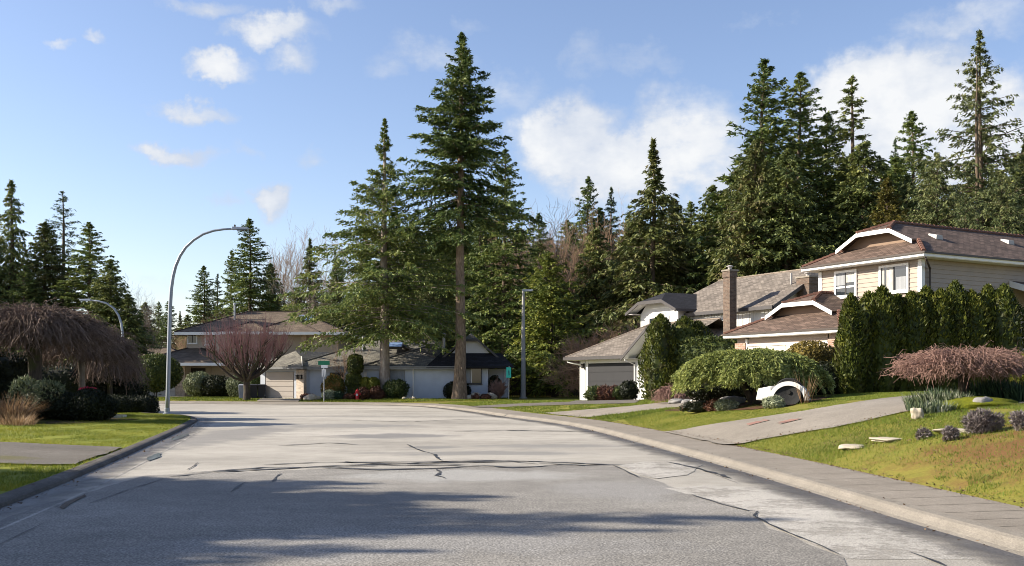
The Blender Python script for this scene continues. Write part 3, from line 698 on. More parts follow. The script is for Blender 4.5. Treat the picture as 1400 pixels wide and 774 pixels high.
# small lean-to roof on the right side
lr = MB(); lr.slope([(0.0, 5.2, 5.05+o+.55), (1.6, 5.2, 4.75+o+.3), (1.6, 10, 4.75+o+.3), (0.0, 10, 5.05+o+.55)]); ler = lr.build('lean_to_roof', M_roofA, A)
lf = MB(); lf.hexa([(0.03, 5.12, 5.05+o+.3), (1.62, 5.12, 4.75+o+.05), (1.62, 5.19, 4.75+o+.05), (0.03, 5.19, 5.05+o+.3)], [(0.03, 5.12, 5.05+o+.54), (1.62, 5.12, 4.75+o+.29), (1.62, 5.19, 4.75+o+.29), (0.03, 5.19, 5.05+o+.54)])
lf.box(1.6, 1.64, 5.2, 10, 4.75+o+.05, 4.75+o+.28); lf.build('fascia', M_white, ler)
lp = MB(); lp.box(1.4, 1.52, 5.3, 5.42, -.6, 4.75+o+.05); lp.build('post', M_white, ler); lp = MB(); lp.box(1.4, 1.52, 9.7, 9.82, -.6, 4.75+o+.05); lp.build('post', M_white, ler)

# ------------------------------------------------------------------ grey two-storey house with the dark garage door
zB = .5
B = empty('grey_house', (7.16, 58.0, zB), TH, 'white two-storey house with taupe roof, brick chimneys and dark grey garage door', 'house')
o = -zB
zg = 3.12+o; sB = .49
# garage roof with a hip on the left, and an entrance gable beside it
m = MB(); x0, x1, y0, y1 = -6.66, 3.2, -.6, 7.8; yc = 3.6; zr = zg+4.2*sB
m.slope([(x0, y0, zg), (-.1, y0, zg), (-.1+2.0, yc, zr), (x0+3.4, yc, zr)]); m.slope([(-.1, y0, zg), (x1, y0+2.0, zg+1.0), (x1, yc, zr), (1.9, yc, zr)])
m.slope([(x0, y1, zg), (x0, y0, zg), (x0+3.4, yc, zr)]); m.slope([(x1, y1, zg), (x0, y1, zg), (x0+3.4, yc, zr), (x1, yc, zr)])
rB = m.build('garage_roof', M_roofB, B)
f = MB(); f.box(x0, -.1, y0-.12, y0, zg-.2, zg-.01); f.box(x0-.1, x0, y0-.12, y1, zg-.2, zg-.01); f.build('gutter', M_dkgut, rB)
s_ = MB(); s_.box(x0+.01, .6, y0+.005, y1-.2, zg-.22, zg-.2); s_.build('soffit', M_batten, rB)
caps(rB, [((x0, y0, zg), (x0+3.4, yc, zr)), ((x0+3.4, yc, zr), (x1, yc, zr))], M_capB, .06)
# entrance gable
xg, hw, ya, zl, sg = 2.5, 2.4, -1.0, 2.95+o, .7
m = MB(); zt = zl+hw*sg
m.slope([(xg-hw, ya, zl), (xg, ya, zt), (xg, 4.5, zt), (xg-hw, 4.5, zl)]); m.slope([(xg, ya, zt), (xg+hw, ya, zl), (xg+hw, 4.5, zl), (xg, 4.5, zt)])
eg = m.build('entrance_roof', M_roofB, B)
b = MB(); bargeboard(b, [(xg-hw-.06, zl), (xg, zt+.01), (xg+hw+.06, zl)], ya-.06, ya-.005, .18); b.build('bargeboard', M_dkgut, eg)
sf = MB(); sf.face([(xg-hw, ya, zl-.08), (xg, ya, zt-.08), (xg, -.12, zt-.08), (xg-hw, -.12, zl-.08)]); sf.face([(xg+hw, ya, zl-.08), (xg, ya, zt-.08), (xg, -.12, zt-.08), (xg+hw, -.12, zl-.08)]); sf.build('soffit', M_batten, eg)
gs = MB(); gs.face([(xg-hw+.3, -.14, zl+.0), (xg+hw-.3, -.14, zl+.0), (xg, -.14, zt-.15)]); gs.build('gable_siding', M_batten, eg)
# walls: white board-and-batten
def battens(mb, wf, a0, a1, z0, z1, st=.3):
    wf.box(mb, a0, a1, -.15, 0, z0, z1); k = int((a1-a0)/st)
    for i in range(k+1):
        a = a0+.025+(a1-a0-.05)*i/max(k, 1); wf.box(mb, a-.022, a+.022, .0, .025, z0, z1)
wfB = WF((-5.87, 0), (1, 0))
wb = MB(); battens(wb, wfB, 0, .95, -.3, zg-.22); battens(wb, wfB, 5.95, 8.6, -.3, zg-.22); wfB.box(wb, .95, 5.95, -.15, 0, 2.2, zg-.22)
wb.box(-5.87, -5.72, .15, 7.3, -.3, zg-.22); wb.build('wall', M_batten, B)
garage_door(B, wfB, 1.0, 5.9, -.02, 2.18, M_gdoorB, 4, 1, .06)
dn = MB(); dn.path([(-.15, -.62, zg-.1), (-.15, -.6, zg-.3), (.08, -.08, zg-.55), (.08, -.08, -.2)], .045, 8); dn.build('downspout', M_white, B); dn = MB(); dn.path([(-6.5, -.62, zg-.1), (-6.45, -.55, zg-.32), (-5.7, -.08, zg-.5)], .045, 8); dn.build('downspout', M_white, B)
wall_lamp(B, wfB, .5, 2.05); nb_ = MB(); wfB.box(nb_, 6.15, 6.35, .03, .05, 1.45, 1.75); nb_.build('address_plaque', M_vent, B)
# upper bay with clipped gable, then the long main roof
ze2 = 5.95+o; xb = -2.4
m = MB(); hwb = 2.5; sb = .47; zt = ze2+hwb*sb; zc = ze2+.62; xk = hwb-.62/sb
for s in (1, -1): m.slope([(xb+s*hwb, 2.9, ze2), (xb+s*hwb, 8.5, ze2), (xb, 8.5, zt), (xb, 4.1, zt), (xb+s*xk, 2.9, zc)])
m.slope([(xb-xk, 2.9, zc), (xb+xk, 2.9, zc), (xb, 4.1, zt)])
br = m.build('bay_roof', M_roofCd, B)  # charcoal tone paints the shade on the bay roof faces
b = MB(); bargeboard(b, [(xb-hwb-.05, ze2), (xb-xk, zc), (xb+xk, zc), (xb+hwb+.05, ze2)], 2.83, 2.895, .2); b.box(xb-hwb-.1, xb-hwb, 2.85, 8.4, ze2-.16, ze2-.01); b.box(xb+hwb, xb+hwb+.1, 2.85, 6, ze2-.16, ze2-.01); b.build('bargeboard', M_dkgut, br)
s_ = MB(); s_.face([(xb-hwb, 2.9, ze2-.1), (xb-xk, 2.9, zc-.1), (xb-xk, 3.58, zc-.1), (xb-hwb, 3.58, ze2-.1)]); s_.box(xb-hwb, xb-1.85, 2.9, 8.4, ze2-.12, ze2-.1); s_.build('soffit', M_batten, br)
bw = MB(); wfb = WF((xb-1.9, 3.6), (1, 0)); battens(bw, wfb, 0, 3.8, 2.2, ze2-.1); bw.face([(xb-1.9, 3.6, ze2-.1), (xb+1.9, 3.6, ze2-.1), (xb+xk, 3.6, zc), (xb-xk, 3.6, zc)])
bw.box(xb-1.9, xb-1.75, 3.76, 8, 2.2, ze2-.1); bw.box(xb+1.75, xb+1.9, 3.76, 8, 2.2, ze2-.1); bw.build('bay_wall', M_batten, B)
window(B, wfb, .85, 2.9, 3.95, 5.15, (.5,), fw=.12)
zE = 5.72+o; y0, y1, yr = 4.1, 12.4, 8.2; zR = 8.05+o; sM = (zR-zE)/(yr-y0)
m = MB(); xl, xr = -4.2, 7.0; ck = .62; xe = xr
m.slope([(xl, y0, zE), (xr, y0, zE), (xr, y0+(yr-y0)*ck, zE+(zR-zE)*ck), (xr-1.1, yr, zR), (xl+2.0, yr, zR)])
m.slope([(xr, y1, zE), (xl, y1, zE), (xl+2.0, yr, zR), (xr-1.1, yr, zR), (xr, y1-(y1-yr)*ck, zE+(zR-zE)*ck)])
m.slope([(xr, y0+(yr-y0)*ck, zE+(zR-zE)*ck), (xr, y1-(y1-yr)*ck, zE+(zR-zE)*ck), (xr-1.1, yr, zR)]); m.slope([(xl, y1, zE), (xl, y0, zE), (xl+2.0, yr, zR)])
mr = m.build('roof', M_roofB, B)
f = MB(); f.box(xl, xr, y0-.1, y0, zE-.2, zE-.01)
P_ = [(y0, zE), (y0+(yr-y0)*ck, zE+(zR-zE)*ck), (y1-(y1-yr)*ck, zE+(zR-zE)*ck), (y1, zE)]
for a, c in zip(P_, P_[1:]): f.hexa([(xr, a[0], a[1]-.22), (xr+.05, a[0], a[1]-.22), (xr+.05, c[0], c[1]-.22), (xr, c[0], c[1]-.22)], [(xr, a[0], a[1]), (xr+.05, a[0], a[1]), (xr+.05, c[0], c[1]), (xr, c[0], c[1])])
f.build('fascia', M_dkgut, mr); caps(mr, [((xl+2, yr, zR), (xr-1.1, yr, zR))], M_capB, .06)
vt = MB(); vt.path([(6.0, 6.4, zE+1.3), (6.0, 6.4, zE+1.95)], .06, 8); vt.build('vent_pipe', M_vent, mr)
mw = MB(); wfm = WF((-3.8, 4.6), (1, 0)); battens(mw, wfm, 0, 10.2, -.3, zE-.15); wfr = WF((6.4, 4.6), (0, 1)); battens(mw, wfr, 0, 7.4, -.3, zE-.15)
mw.face([(6.4, 4.6, zE-.15), (6.4, 12, zE-.15), (6.4, 12.4-(12.4-yr)*ck, zE+(zR-zE)*ck-.1), (6.4, y0+(yr-y0)*ck, zE+(zR-zE)*ck-.1)])
mw.box(-3.8, 6.4, 11.9, 12.0, -.3, zE-.15); mw.build('main_wall', M_batten, B)
window(B, wfm, 4.1, 6.9, zE-1.15, zE-.35, (), fw=.13, curtain=[(0, 1, 0, 1, M_blind)])
sk = MB(); sk.slope([(-.6, 2.4, 3.3), (6.3, 2.4, 3.3), (6.3, 4.56, 4.25), (-.6, 4.56, 4.25)]); skr = sk.build('skirt_roof', M_capB, B)
chimney(B, 4.1, 4.65, 3.1, 3.6, -.3, 7.75+o, M_brickB)
chimney(B, 6.56, 7.45, 6.3, 7.0, -.3, 7.3+o, M_brickB)

# ------------------------------------------------------------------ low blue-grey bungalow in the middle
zC = .15
C = empty('blue_grey_bungalow', (-10.0, 76.0, zC), 0, 'low blue-grey bungalow with grey shingle roof and beige garage door behind the two tall trunks', 'house')
def xc_(px, Y=75.0): return X_at(px, Y)+10.0
o = -zC; ze = 2.68+o; oy = -76.0
# main block, roof slope towards the road
hip(C, xc_(398), xc_(575), -2.0, 9.5, ze, .38, M_roofC, M_grgut, M_capC, M_stucco, 'x', l=True, r=False, gut=M_grgut)
# hipped front wing
hip(C, xc_(500), xc_(628), -3.3, 7.5, ze, .36, M_roofC, M_grgut, M_capC, M_stucco, 'x', l=True, r=True, name='wing_roof', gut=M_grgut)
wl = MB(); wl.box(xc_(415), xc_(508), -1.2, 9, -.3, ze-.22); wl.box(xc_(506), xc_(622), -2.7, 7, -.3, ze-.225); wl.build('wall', M_stucco, C)
# right-hand gabled block with a charcoal skirt roof across it
xa, xz = xc_(592), xc_(697); xm = (xa+xz)/2; hw = (xz-xa)/2; zk = 4.8+o; sg = .86
m = MB(); yk = -2.2; zp = ze+hw*sg; cl = zk-ze-.1; xk = hw-cl/sg
for s in (1, -1): m.slope([(xm+s*hw, yk-.3, ze), (xm+s*hw, 8, ze), (xm, 8, zp), (xm, yk+(zp-ze-cl)/sg, zp), (xm+s*xk, yk-.3, ze+cl)])
m.slope([(xm-xk, yk-.3, ze+cl), (xm+xk, yk-.3, ze+cl), (xm, yk+(zp-ze-cl)/sg, zp)])
gr = m.build('gable_roof', M_roofC, C)
b = MB(); bargeboard(b, [(xa, ze), (xm-xk, ze+cl), (xm+xk, ze+cl), (xz, ze)], yk-.37, yk-.305, .18); b.build('bargeboard', M_dkgut, gr)
g = MB(); g.face([(xa+.6, yk, ze), (xz-.6, yk, ze), (xm+xk-.1, yk, ze+cl), (xm-xk+.1, yk, ze+cl)]); g.build('gable_wall', pbr('pale_stucco', (.5, .5, .5), .9, .05), gr)
sk = MB(); sk.slope([(xa-.3, yk-1.1, ze), (xz+.3, yk-1.1, ze), (xz-.65, yk-.02, ze+.98), (xa+.65, yk-.02, ze+.98)])
sk.box(xa-.3, xz+.3, yk-1.16, yk-1.1, ze-.14, ze-.005); sk.box(xa-.2, xz+.2, yk-1.09, yk-.01, ze-.16, ze-.14); sk.build('skirt_roof', M_roofCd, C)
w2 = MB(); w2.box(xa+.5, xc_(668), yk-.4, 7, -.3, ze-.17); w2.box(xc_(668.2), xc_(694), yk+1.2, 7, -.3, ze-.17); w2.build('gable_block_wall', M_stucco, C)
wfc = WF((0, yk-.4), (1, 0)); window(C, wfc, xc_(633, 73.6), xc_(659, 73.6), Z_at(525, 73.6)+o, Z_at(503, 73.6)+o, (.46,), sash=M_white, fw=.07, curtain=[(0, .4, 0, 1, M_blind)], frame=M_dkgut)
wfw = WF((0, -2.7), (1, 0)); window(C, wfw, xc_(533, 73.4), xc_(554, 73.4), .35, ze-.3, (.5,), sash=M_blind, fw=.06, frame=M_grgut, curtain=[(0, 1, 0, 1, M_blind)])
wfe = WF((0, -1.2), (1, 0)); window(C, wfe, xc_(451, 74.8), xc_(470, 74.8), .8, ze-.45, (.33, .66), fw=.06, frame=M_dkgut)
dr = MB(); wfe.box(dr, xc_(498, 74.8), xc_(505, 74.8), .002, .05, 0, 2.1); d_ = dr.build('door', M_white, C)
dk = MB(); dk.lathe([(.03, 1.0), (.05, 1.03), (.03, 1.06)], 8, (xc_(504, 74.8)-.12, -1.29, 0)); dk.build('handle', M_lamp, d_)
dp = MB(); dp.path([(xc_(565, 73.3), -2.8, ze-.2), (xc_(565, 73.3), -2.8, -.1)], .05, 8); dp.build('downspout', M_white, C); dp = MB(); dp.path([(xc_(690, 75), -1.1, ze-.2), (xc_(690, 75), -1.1, .5)], .03, 8); dp.build('downspout', M_white, C)
for (p, yy, zb, zt) in ((497, 1.5, 3.4, 4.95), (607, -1.2, 3.0, 5.0)):
    m = MB(); m.path([(xc_(p, 76+yy), yy, zb+o), (xc_(p, 76+yy), yy, zt+o)], .1, 10); m.lathe([(.15, zt+o), (.15, zt+o+.12), (.05, zt+o+.2)], 10, (xc_(p, 76+yy), yy, 0)); m.build('flue_pipe', M_metal, C)
M_sky = pbr('skylight_glass', (.18, .26, .42), .12, .1, 1, spec=.8)
def skylight(par, x, y, z, wd, ln, sl, dx=.0):
    m = MB(); c, s = math.cos(math.atan(sl)), math.sin(math.atan(sl))
    q = lambda a, b, u: (x+a+dx*b, y+b*c-u*s, z+b*s+u*c)
    m.hexa([q(-wd/2, -ln/2, -.03), q(wd/2, -ln/2, -.03), q(wd/2, ln/2, -.03), q(-wd/2, ln/2, -.03)], [q(-wd/2, -ln/2, .16), q(wd/2, -ln/2, .16), q(wd/2, ln/2, .16), q(-wd/2, ln/2, .16)])
    k = m.build('skylight', M_dkgut, par); g = MB(); g.face([q(-wd/2+.07, -ln/2+.07, .165), q(wd/2-.07, -ln/2+.07, .165), q(wd/2-.07, ln/2-.07, .165), q(-wd/2+.07, ln/2-.07, .165)]); g.build('pane', M_sky, k)
yy = 1.1; skylight(C, xc_(540, 77), yy, ze+(yy+3.3)*.36, 1.2, 1.2, .36)
# angled garage wing on the left
gw_ = Vector((.92, -.392, 0)); cg = Vector((xc_(416, 74.2), -1.9, 0)); wfg = WF((cg.x-gw_.x*3.95, cg.y-gw_.y*3.95), (gw_.x, gw_.y))
m = MB(); wfg.box(m, 0, .42, -.3, 0, -.3, ze-.2); wfg.box(m, 3.05, 3.3, -.3, 0, -.3, ze-.2); wfg.box(m, .42, 3.05, -.3, -.02, 2.15, ze-.2); wfg.box(m, 0, .12, -5, -.3, -.3, ze-.2); wfg.box(m, 3.8, 3.92, -4, -.3, -.3, ze-.2); m.build('garage_wall', M_stucco, C)
m = MB(); wfg.box(m, 3.3, 3.95, -.32, .05, -.3, ze-.24); m.build('brick_pier', M_brickC, C)
garage_door(C, wfg, .5, 3.03, -.05, 2.12, M_gdoorC, 6, 1, .03)
wall_lamp(C, WF(wfg.p(3.3, .05, 0)[:2], (gw_.x, gw_.y)), .15, 1.75); wall_lamp(C, WF(wfg.p(3.3, .05, 0)[:2], (gw_.x, gw_.y)), .48, 1.75)
m = MB(); E = ze; a0, a1 = -.5, 4.2; mid = 1.85; pk = E+1.0
P = lambda s, d, z: wfg.p(s, d, z)
m.slope([P(a0, .55, E), P(a1, .55, E), P(a1-1.3, -1.2, E+.72), P(a0+1.3, -1.2, E+.72)])
m.slope([P(a1, .55, E), P(a1, -6.5, E), P(mid, -6.5, E+1.25), P(mid, -1.9, E+1.25), P(a1-1.3, -1.2, E+.72)])
m.slope([P(a0, -6.5, E), P(a0, .55, E), P(a0+1.3, -1.2, E+.72), P(mid, -1.9, E+1.25), P(mid, -6.5, E+1.25)])
m.slope([P(a0+1.3, -1.2, E+.72), P(a1-1.3, -1.2, E+.72), P(mid, -1.9, E+1.25)])
gr2 = m.build('garage_roof', M_roofC, C)
m = MB(); wfg.box(m, a0, a1, .55, .6, E-.2, E-.01); wfg.box(m, a1, a1+.05, -5, .6, E-.2, E-.01); wfg.box(m, a0+.01, a1-.01, -4, .54, E-.22, E-.2); m.build('fascia', M_grgut, gr2)
m = MB(); m.path([P(a1, .56, E+.04), P(a1-1.3, -1.2, E+.78)], .04, 6); m.build('ridge_cap', pbr('pale_cap', (.5, .47, .42), .7), gr2)

# ------------------------------------------------------------------ brown two-storey house on the left
zD = .2; YD = 86.0
D = empty('brown_house', (-24.0, YD, zD), 0, 'brown brick two-storey house with spreading hip roofs and skylight behind the pink-twigged tree', 'house')
def xd_(px, Y=86.0): return X_at(px, Y)+24.0
o = -zD; zl = 3.15+o; zu = Z_at(454, 87.4)+o
hip(D, xd_(243, 88), xd_(472, 88), 1.2, 11.2, zu, .42, M_roofD, M_white, M_capD, M_stuccoD, 'x', fh=.26)
hip(D, xd_(303, 87), xd_(372, 87), .3, 9, zu, .44, M_roofD, M_white, M_capD, M_stuccoD, 'y', fh=.26, name='front_roof')
ur = hip(D, xd_(345, 88), xd_(440, 88), .9, 12.4, zu+.005, .42, M_roofD, M_white, M_capD, M_stuccoD, 'y', fh=.26, name='right_roof')
lr_ = hip(D, xd_(183, 85), xd_(318, 85), -1.6, 8.0, zl, .37, M_roofD, M_white, M_capD, M_stuccoD, 'x', fh=.26, name='garage_roof')
hip(D, xd_(262, 85.5), xd_(330, 85.5), -.7, 6.0, zl+.005, .42, M_roofD, M_white, M_capD, M_stuccoD, 'y', fh=.26, name='porch_roof', l=True)
hip(D, xd_(320, 86), xd_(420, 86), .2, 8, zl, .3, M_roofD, M_white, M_capD, M_stuccoD, 'x', fh=.26, name='lower_roof')
wl = MB(); wl.box(xd_(255, 88), xd_(300, 88), 2.0, 10.5, zl, zu-.27); wl.box(xd_(300.3, 88), xd_(376, 88), 1.0, 10.5, zl, zu-.275); wl.box(xd_(376.3, 88), xd_(462, 88), 2.2, 10.5, -.2, zu-.27); wl.build('upper_wall', M_stuccoD, D)
wl = MB(); wl.box(xd_(190, 85), xd_(252, 85), -.9, 7, -.3, zl-.28); wl.box(xd_(252.3, 86), xd_(284, 86), .8, 7, -.3, zl-.285); wl.box(xd_(284.3, 86), xd_(410, 86), .9, 7.5, -.3, zl-.28); wl.build('wall', M_stuccoD, D)
m = MB(); m.box(xd_(189, 85)-.02, xd_(196, 85), -1.0, -.8, -.3, zl-.29); m.build('brick_pier', M_brickD, D); m = MB(); m.box(xd_(240, 85), xd_(252, 85)+.05, -1.0, -.8, -.3, zl-.29); m.build('brick_pier', M_brickD, D)
m = MB(); m.box(xd_(413, 88), xd_(420, 88), 1.6, 2.1, zl-.5, zu-.27); m.build('chimney', M_brickD, D)
wfd = WF((0, -.9), (1, 0)); garage_door(D, wfd, xd_(198, 85), xd_(239, 85), -.05, 2.2, M_gdoorC, 4, 4)
wall_lamp(D, WF((0, -1.0), (1, 0)), xd_(192.5, 85), 1.9); wall_lamp(D, WF((0, -1.0), (1, 0)), xd_(246, 85), 1.9)
m = MB(); WF((0, .8), (1, 0)).box(m, xd_(257, 86.8), xd_(281, 86.8), .002, .06, 0, 2.5); d_ = m.build('door', M_darkwood, D)
m = MB(); m.lathe([(.03, 1.05), (.05, 1.08), (.03, 1.11)], 8, (xd_(278, 86.8), .7, 0)); m.build('handle', M_vent, d_)
wfu = WF((0, 2.0), (1, 0)); window(D, wfu, xd_(256.5, 88), xd_(270, 88), Z_at(470, 88)+o, Z_at(456.5, 88)+o, (.5,), fw=.08)
wfu2 = WF((0, 1.0), (1, 0)); wfu3 = WF((0, 2.0), (1, 0)); window(D, wfu3, xd_(280, 88), xd_(294, 88), Z_at(472, 88)+o, Z_at(457, 88)+o, (.5,), fw=.1, curtain=[(0, 1, 0, 1, M_curt)])
window(D, wfu2, xd_(312, 87), xd_(330, 87), Z_at(472, 87)+o, Z_at(457, 87)+o, (.5,), fw=.1)
skylight(D, xd_(419, 90.5), 4.3, zu+(4.3-1.2)*.42, 1.5, 1.6, .42)
m = MB(); m.path([(xd_(320, 90), 4.2, zu+1.2), (xd_(320, 90), 4.2, zu+2.6)], .09, 8); m.lathe([(.15, zu+2.6), (.15, zu+2.7), (.05, zu+2.78)], 8, (xd_(320, 90), 4.2, 0)); m.build('flue_pipe', M_metal, D)

# house roof showing behind on the far left
E_ = empty('distant_house', (X_at(215, 108), 108, .2), 0, 'far brown hip roof peeking out left of the brown brick house', 'house')
hip(E_, -6, 6, -4, 6, 2.9, .42, M_roofD, M_white, M_capD, M_stuccoD, 'x')
m = MB(); m.box(-5.5, 5.5, -3.5, 5.5, -.3, 2.68); m.build('wall', M_stuccoD, E_)
window(E_, WF((0, -3.5), (1, 0)), -1.0, .6, 1.0, 2.1)

# dark board fence right of the bungalow
fn = empty('board_fence', (X_at(690, 84), 84, .12), 0, 'dark weathered board fence behind the lamp post and bushy tree', 'fence')
M_fence = pbr('weathered_cedar', (.05, .037, .028), .85, .35, 2.5, .3, 14)
m = MB(); rg = random.Random(8); x = 0
while x < 9.0: m.box(x, x+.135, -.02, .02, -.1, 1.72+rg.uniform(-.02, .02)); x += .15
bp_ = m.build('boards', M_fence, fn)
for i in range(5):
    m = MB(); m.box(i*2.25-.06, i*2.25+.06, .022, .14, -.2, 1.85); m.build('post', M_fence, fn)
m = MB(); m.box(0, 9, .022, .06, .3, .39); m.box(0, 9, .022, .06, 1.45, 1.54); m.build('rail', M_fence, fn)
# ------------------------------------------------------------------ plant materials
FIR = foliage('fir_needles', (0.051, 0.082, 0.027), (0.120, 0.165, 0.045), (0.247, 0.271, 0.068))
FIRH = foliage('bright_fir_needles', (0.052, 0.083, 0.024), (0.119, 0.163, 0.042), (0.238, 0.259, 0.066))
CED = foliage('cedar_sprays', (0.057, 0.075, 0.024), (0.119, 0.140, 0.042), (0.206, 0.213, 0.066), brown=(0.165, 0.124, 0.060))
CEDD = foliage('dark_cedar_sprays', (0.066, 0.090, 0.033), (0.139, 0.168, 0.049), (0.274, 0.281, 0.079))
YEL = foliage('yellow_green_sprays', (0.071, 0.101, 0.023), (0.160, 0.194, 0.036), (0.302, 0.301, 0.055))
DEO = foliage('deodar_needles', (0.062, 0.085, 0.034), (0.139, 0.163, 0.059), (0.233, 0.233, 0.093))
BLUE = foliage('blue_spruce_needles', (0.053, 0.083, 0.050), (0.103, 0.145, 0.086), (0.186, 0.218, 0.124))
EMER = foliage('emerald_cedar', (0.027, 0.040, 0.010), (0.071, 0.089, 0.014), (0.142, 0.147, 0.024), ns=1.2, brown=(0.056, 0.052, 0.022))
SHRUB = foliage('shrub_leaves', (0.030, 0.048, 0.015), (0.068, 0.090, 0.022), (0.135, 0.150, 0.038), ns=1.5)
DKSH = foliage('dark_shrub_leaves', (.008, .012, .005), (.017, .022, .008), (.034, .038, .014), ns=1.5)  # near-black tone also carries the shade on the left lawn shrubs
LTSH = foliage('rhododendron_leaves', (0.050, 0.065, 0.030), (0.120, 0.140, 0.070), (0.240, 0.260, 0.150), ns=1.5)
GLOB = foliage('golden_globe_leaves', (0.060, 0.075, 0.010), (0.140, 0.150, 0.016), (0.240, 0.220, 0.030), ns=1.5)
OCHR = foliage('ochre_box_leaves', (0.070, 0.056, 0.014), (0.168, 0.126, 0.028), (0.280, 0.210, 0.049), ns=1.2)
JUN = foliage('juniper_sprays', (.1, .13, .036), (.23, .26, .07), (.4, .42, .13), ns=.9, trans=.3)
SAGE = foliage('sage_leaves', (0.132, 0.154, 0.088), (0.242, 0.264, 0.165), (0.396, 0.418, 0.286), ns=2)
LAV = foliage('lavender_stems', (0.100, 0.080, 0.075), (0.210, 0.180, 0.170), (0.340, 0.300, 0.290), ns=3)
BULB = foliage('bulb_leaves', (0.060, 0.090, 0.050), (0.140, 0.170, 0.090), (0.500, 0.500, 0.400), ns=3)
DKBULB = foliage('dark_strap_leaves', (0.015, 0.030, 0.015), (0.030, 0.060, 0.030), (0.060, 0.100, 0.050), ns=3)
STRAW = foliage('dry_grass_blades', (0.160, 0.090, 0.045), (0.300, 0.190, 0.100), (0.460, 0.330, 0.200), ns=2, trans=.3)
REDL = foliage('red_shrub_leaves', (0.050, 0.020, 0.015), (0.110, 0.050, 0.030), (0.200, 0.090, 0.050), ns=2)
PINKF = foliage('red_flowers', (0.300, 0.010, 0.030), (0.500, 0.020, 0.070), (0.600, 0.100, 0.150), ns=2)
GRASS = foliage('grass_blades', (0.076, 0.113, 0.013), (0.164, 0.198, 0.020), (0.304, 0.277, 0.033), ns=.6, trans=.35)
GRASSG = foliage('green_grass_blades', (0.092, 0.121, 0.016), (0.139, 0.198, 0.027), (0.265, 0.270, 0.041), ns=.6, trans=.35)
def barkmat(name, lo, hi, s=3.0, moss=None):
    m, nt, p = newmat(name); v = nd(nt, 'ShaderNodeTexCoord').outputs['Object']
    st = nd(nt, 'ShaderNodeVectorMath', {0: v, 1: (1, 1, .22)}, operation='MULTIPLY').outputs[0]
    f = noise(nt, st, s*4, 5, .65); cc = ramp(nt, f, [(.32, lo), (.68, hi)])
    if moss: cc = mixc(nt, ramp(nt, noise(nt, v, 2.5, 4), [(.5, 0.0), (.65, .8)]), cc, moss)
    lk(nt, cc, p.inputs['Base Color']); p.inputs['Roughness'].default_value = .95
    lk(nt, nd(nt, 'ShaderNodeBump', {'Strength': .8, 'Distance': .05, 'Height': f}).outputs[0], p.inputs['Normal'])
    return m
BARK = barkmat('fir_bark', (.05, .034, .022), (.17, .125, .085))
BARKL = barkmat('pale_fir_bark', (.09, .06, .04), (.3, .22, .15))
BARKP = barkmat('blotched_bark', (.14, .1, .075), (.42, .36, .3), 1.2)
BARKD = barkmat('dark_bark', (.025, .018, .013), (.08, .06, .042), moss=(.05, .055, .01))
TWG = barkmat('grey_twigs', (.13, .105, .085), (.26, .21, .17))
TWT = barkmat('tan_twigs', (.17, .105, .065), (.32, .21, .135))
TWP = barkmat('plum_twigs', (.19, .1, .09), (.36, .215, .19))
TWR = barkmat('russet_twigs', (.14, .078, .06), (.34, .205, .16))
TWW = barkmat('weeping_twigs', (.07, .046, .034), (.23, .155, .115))

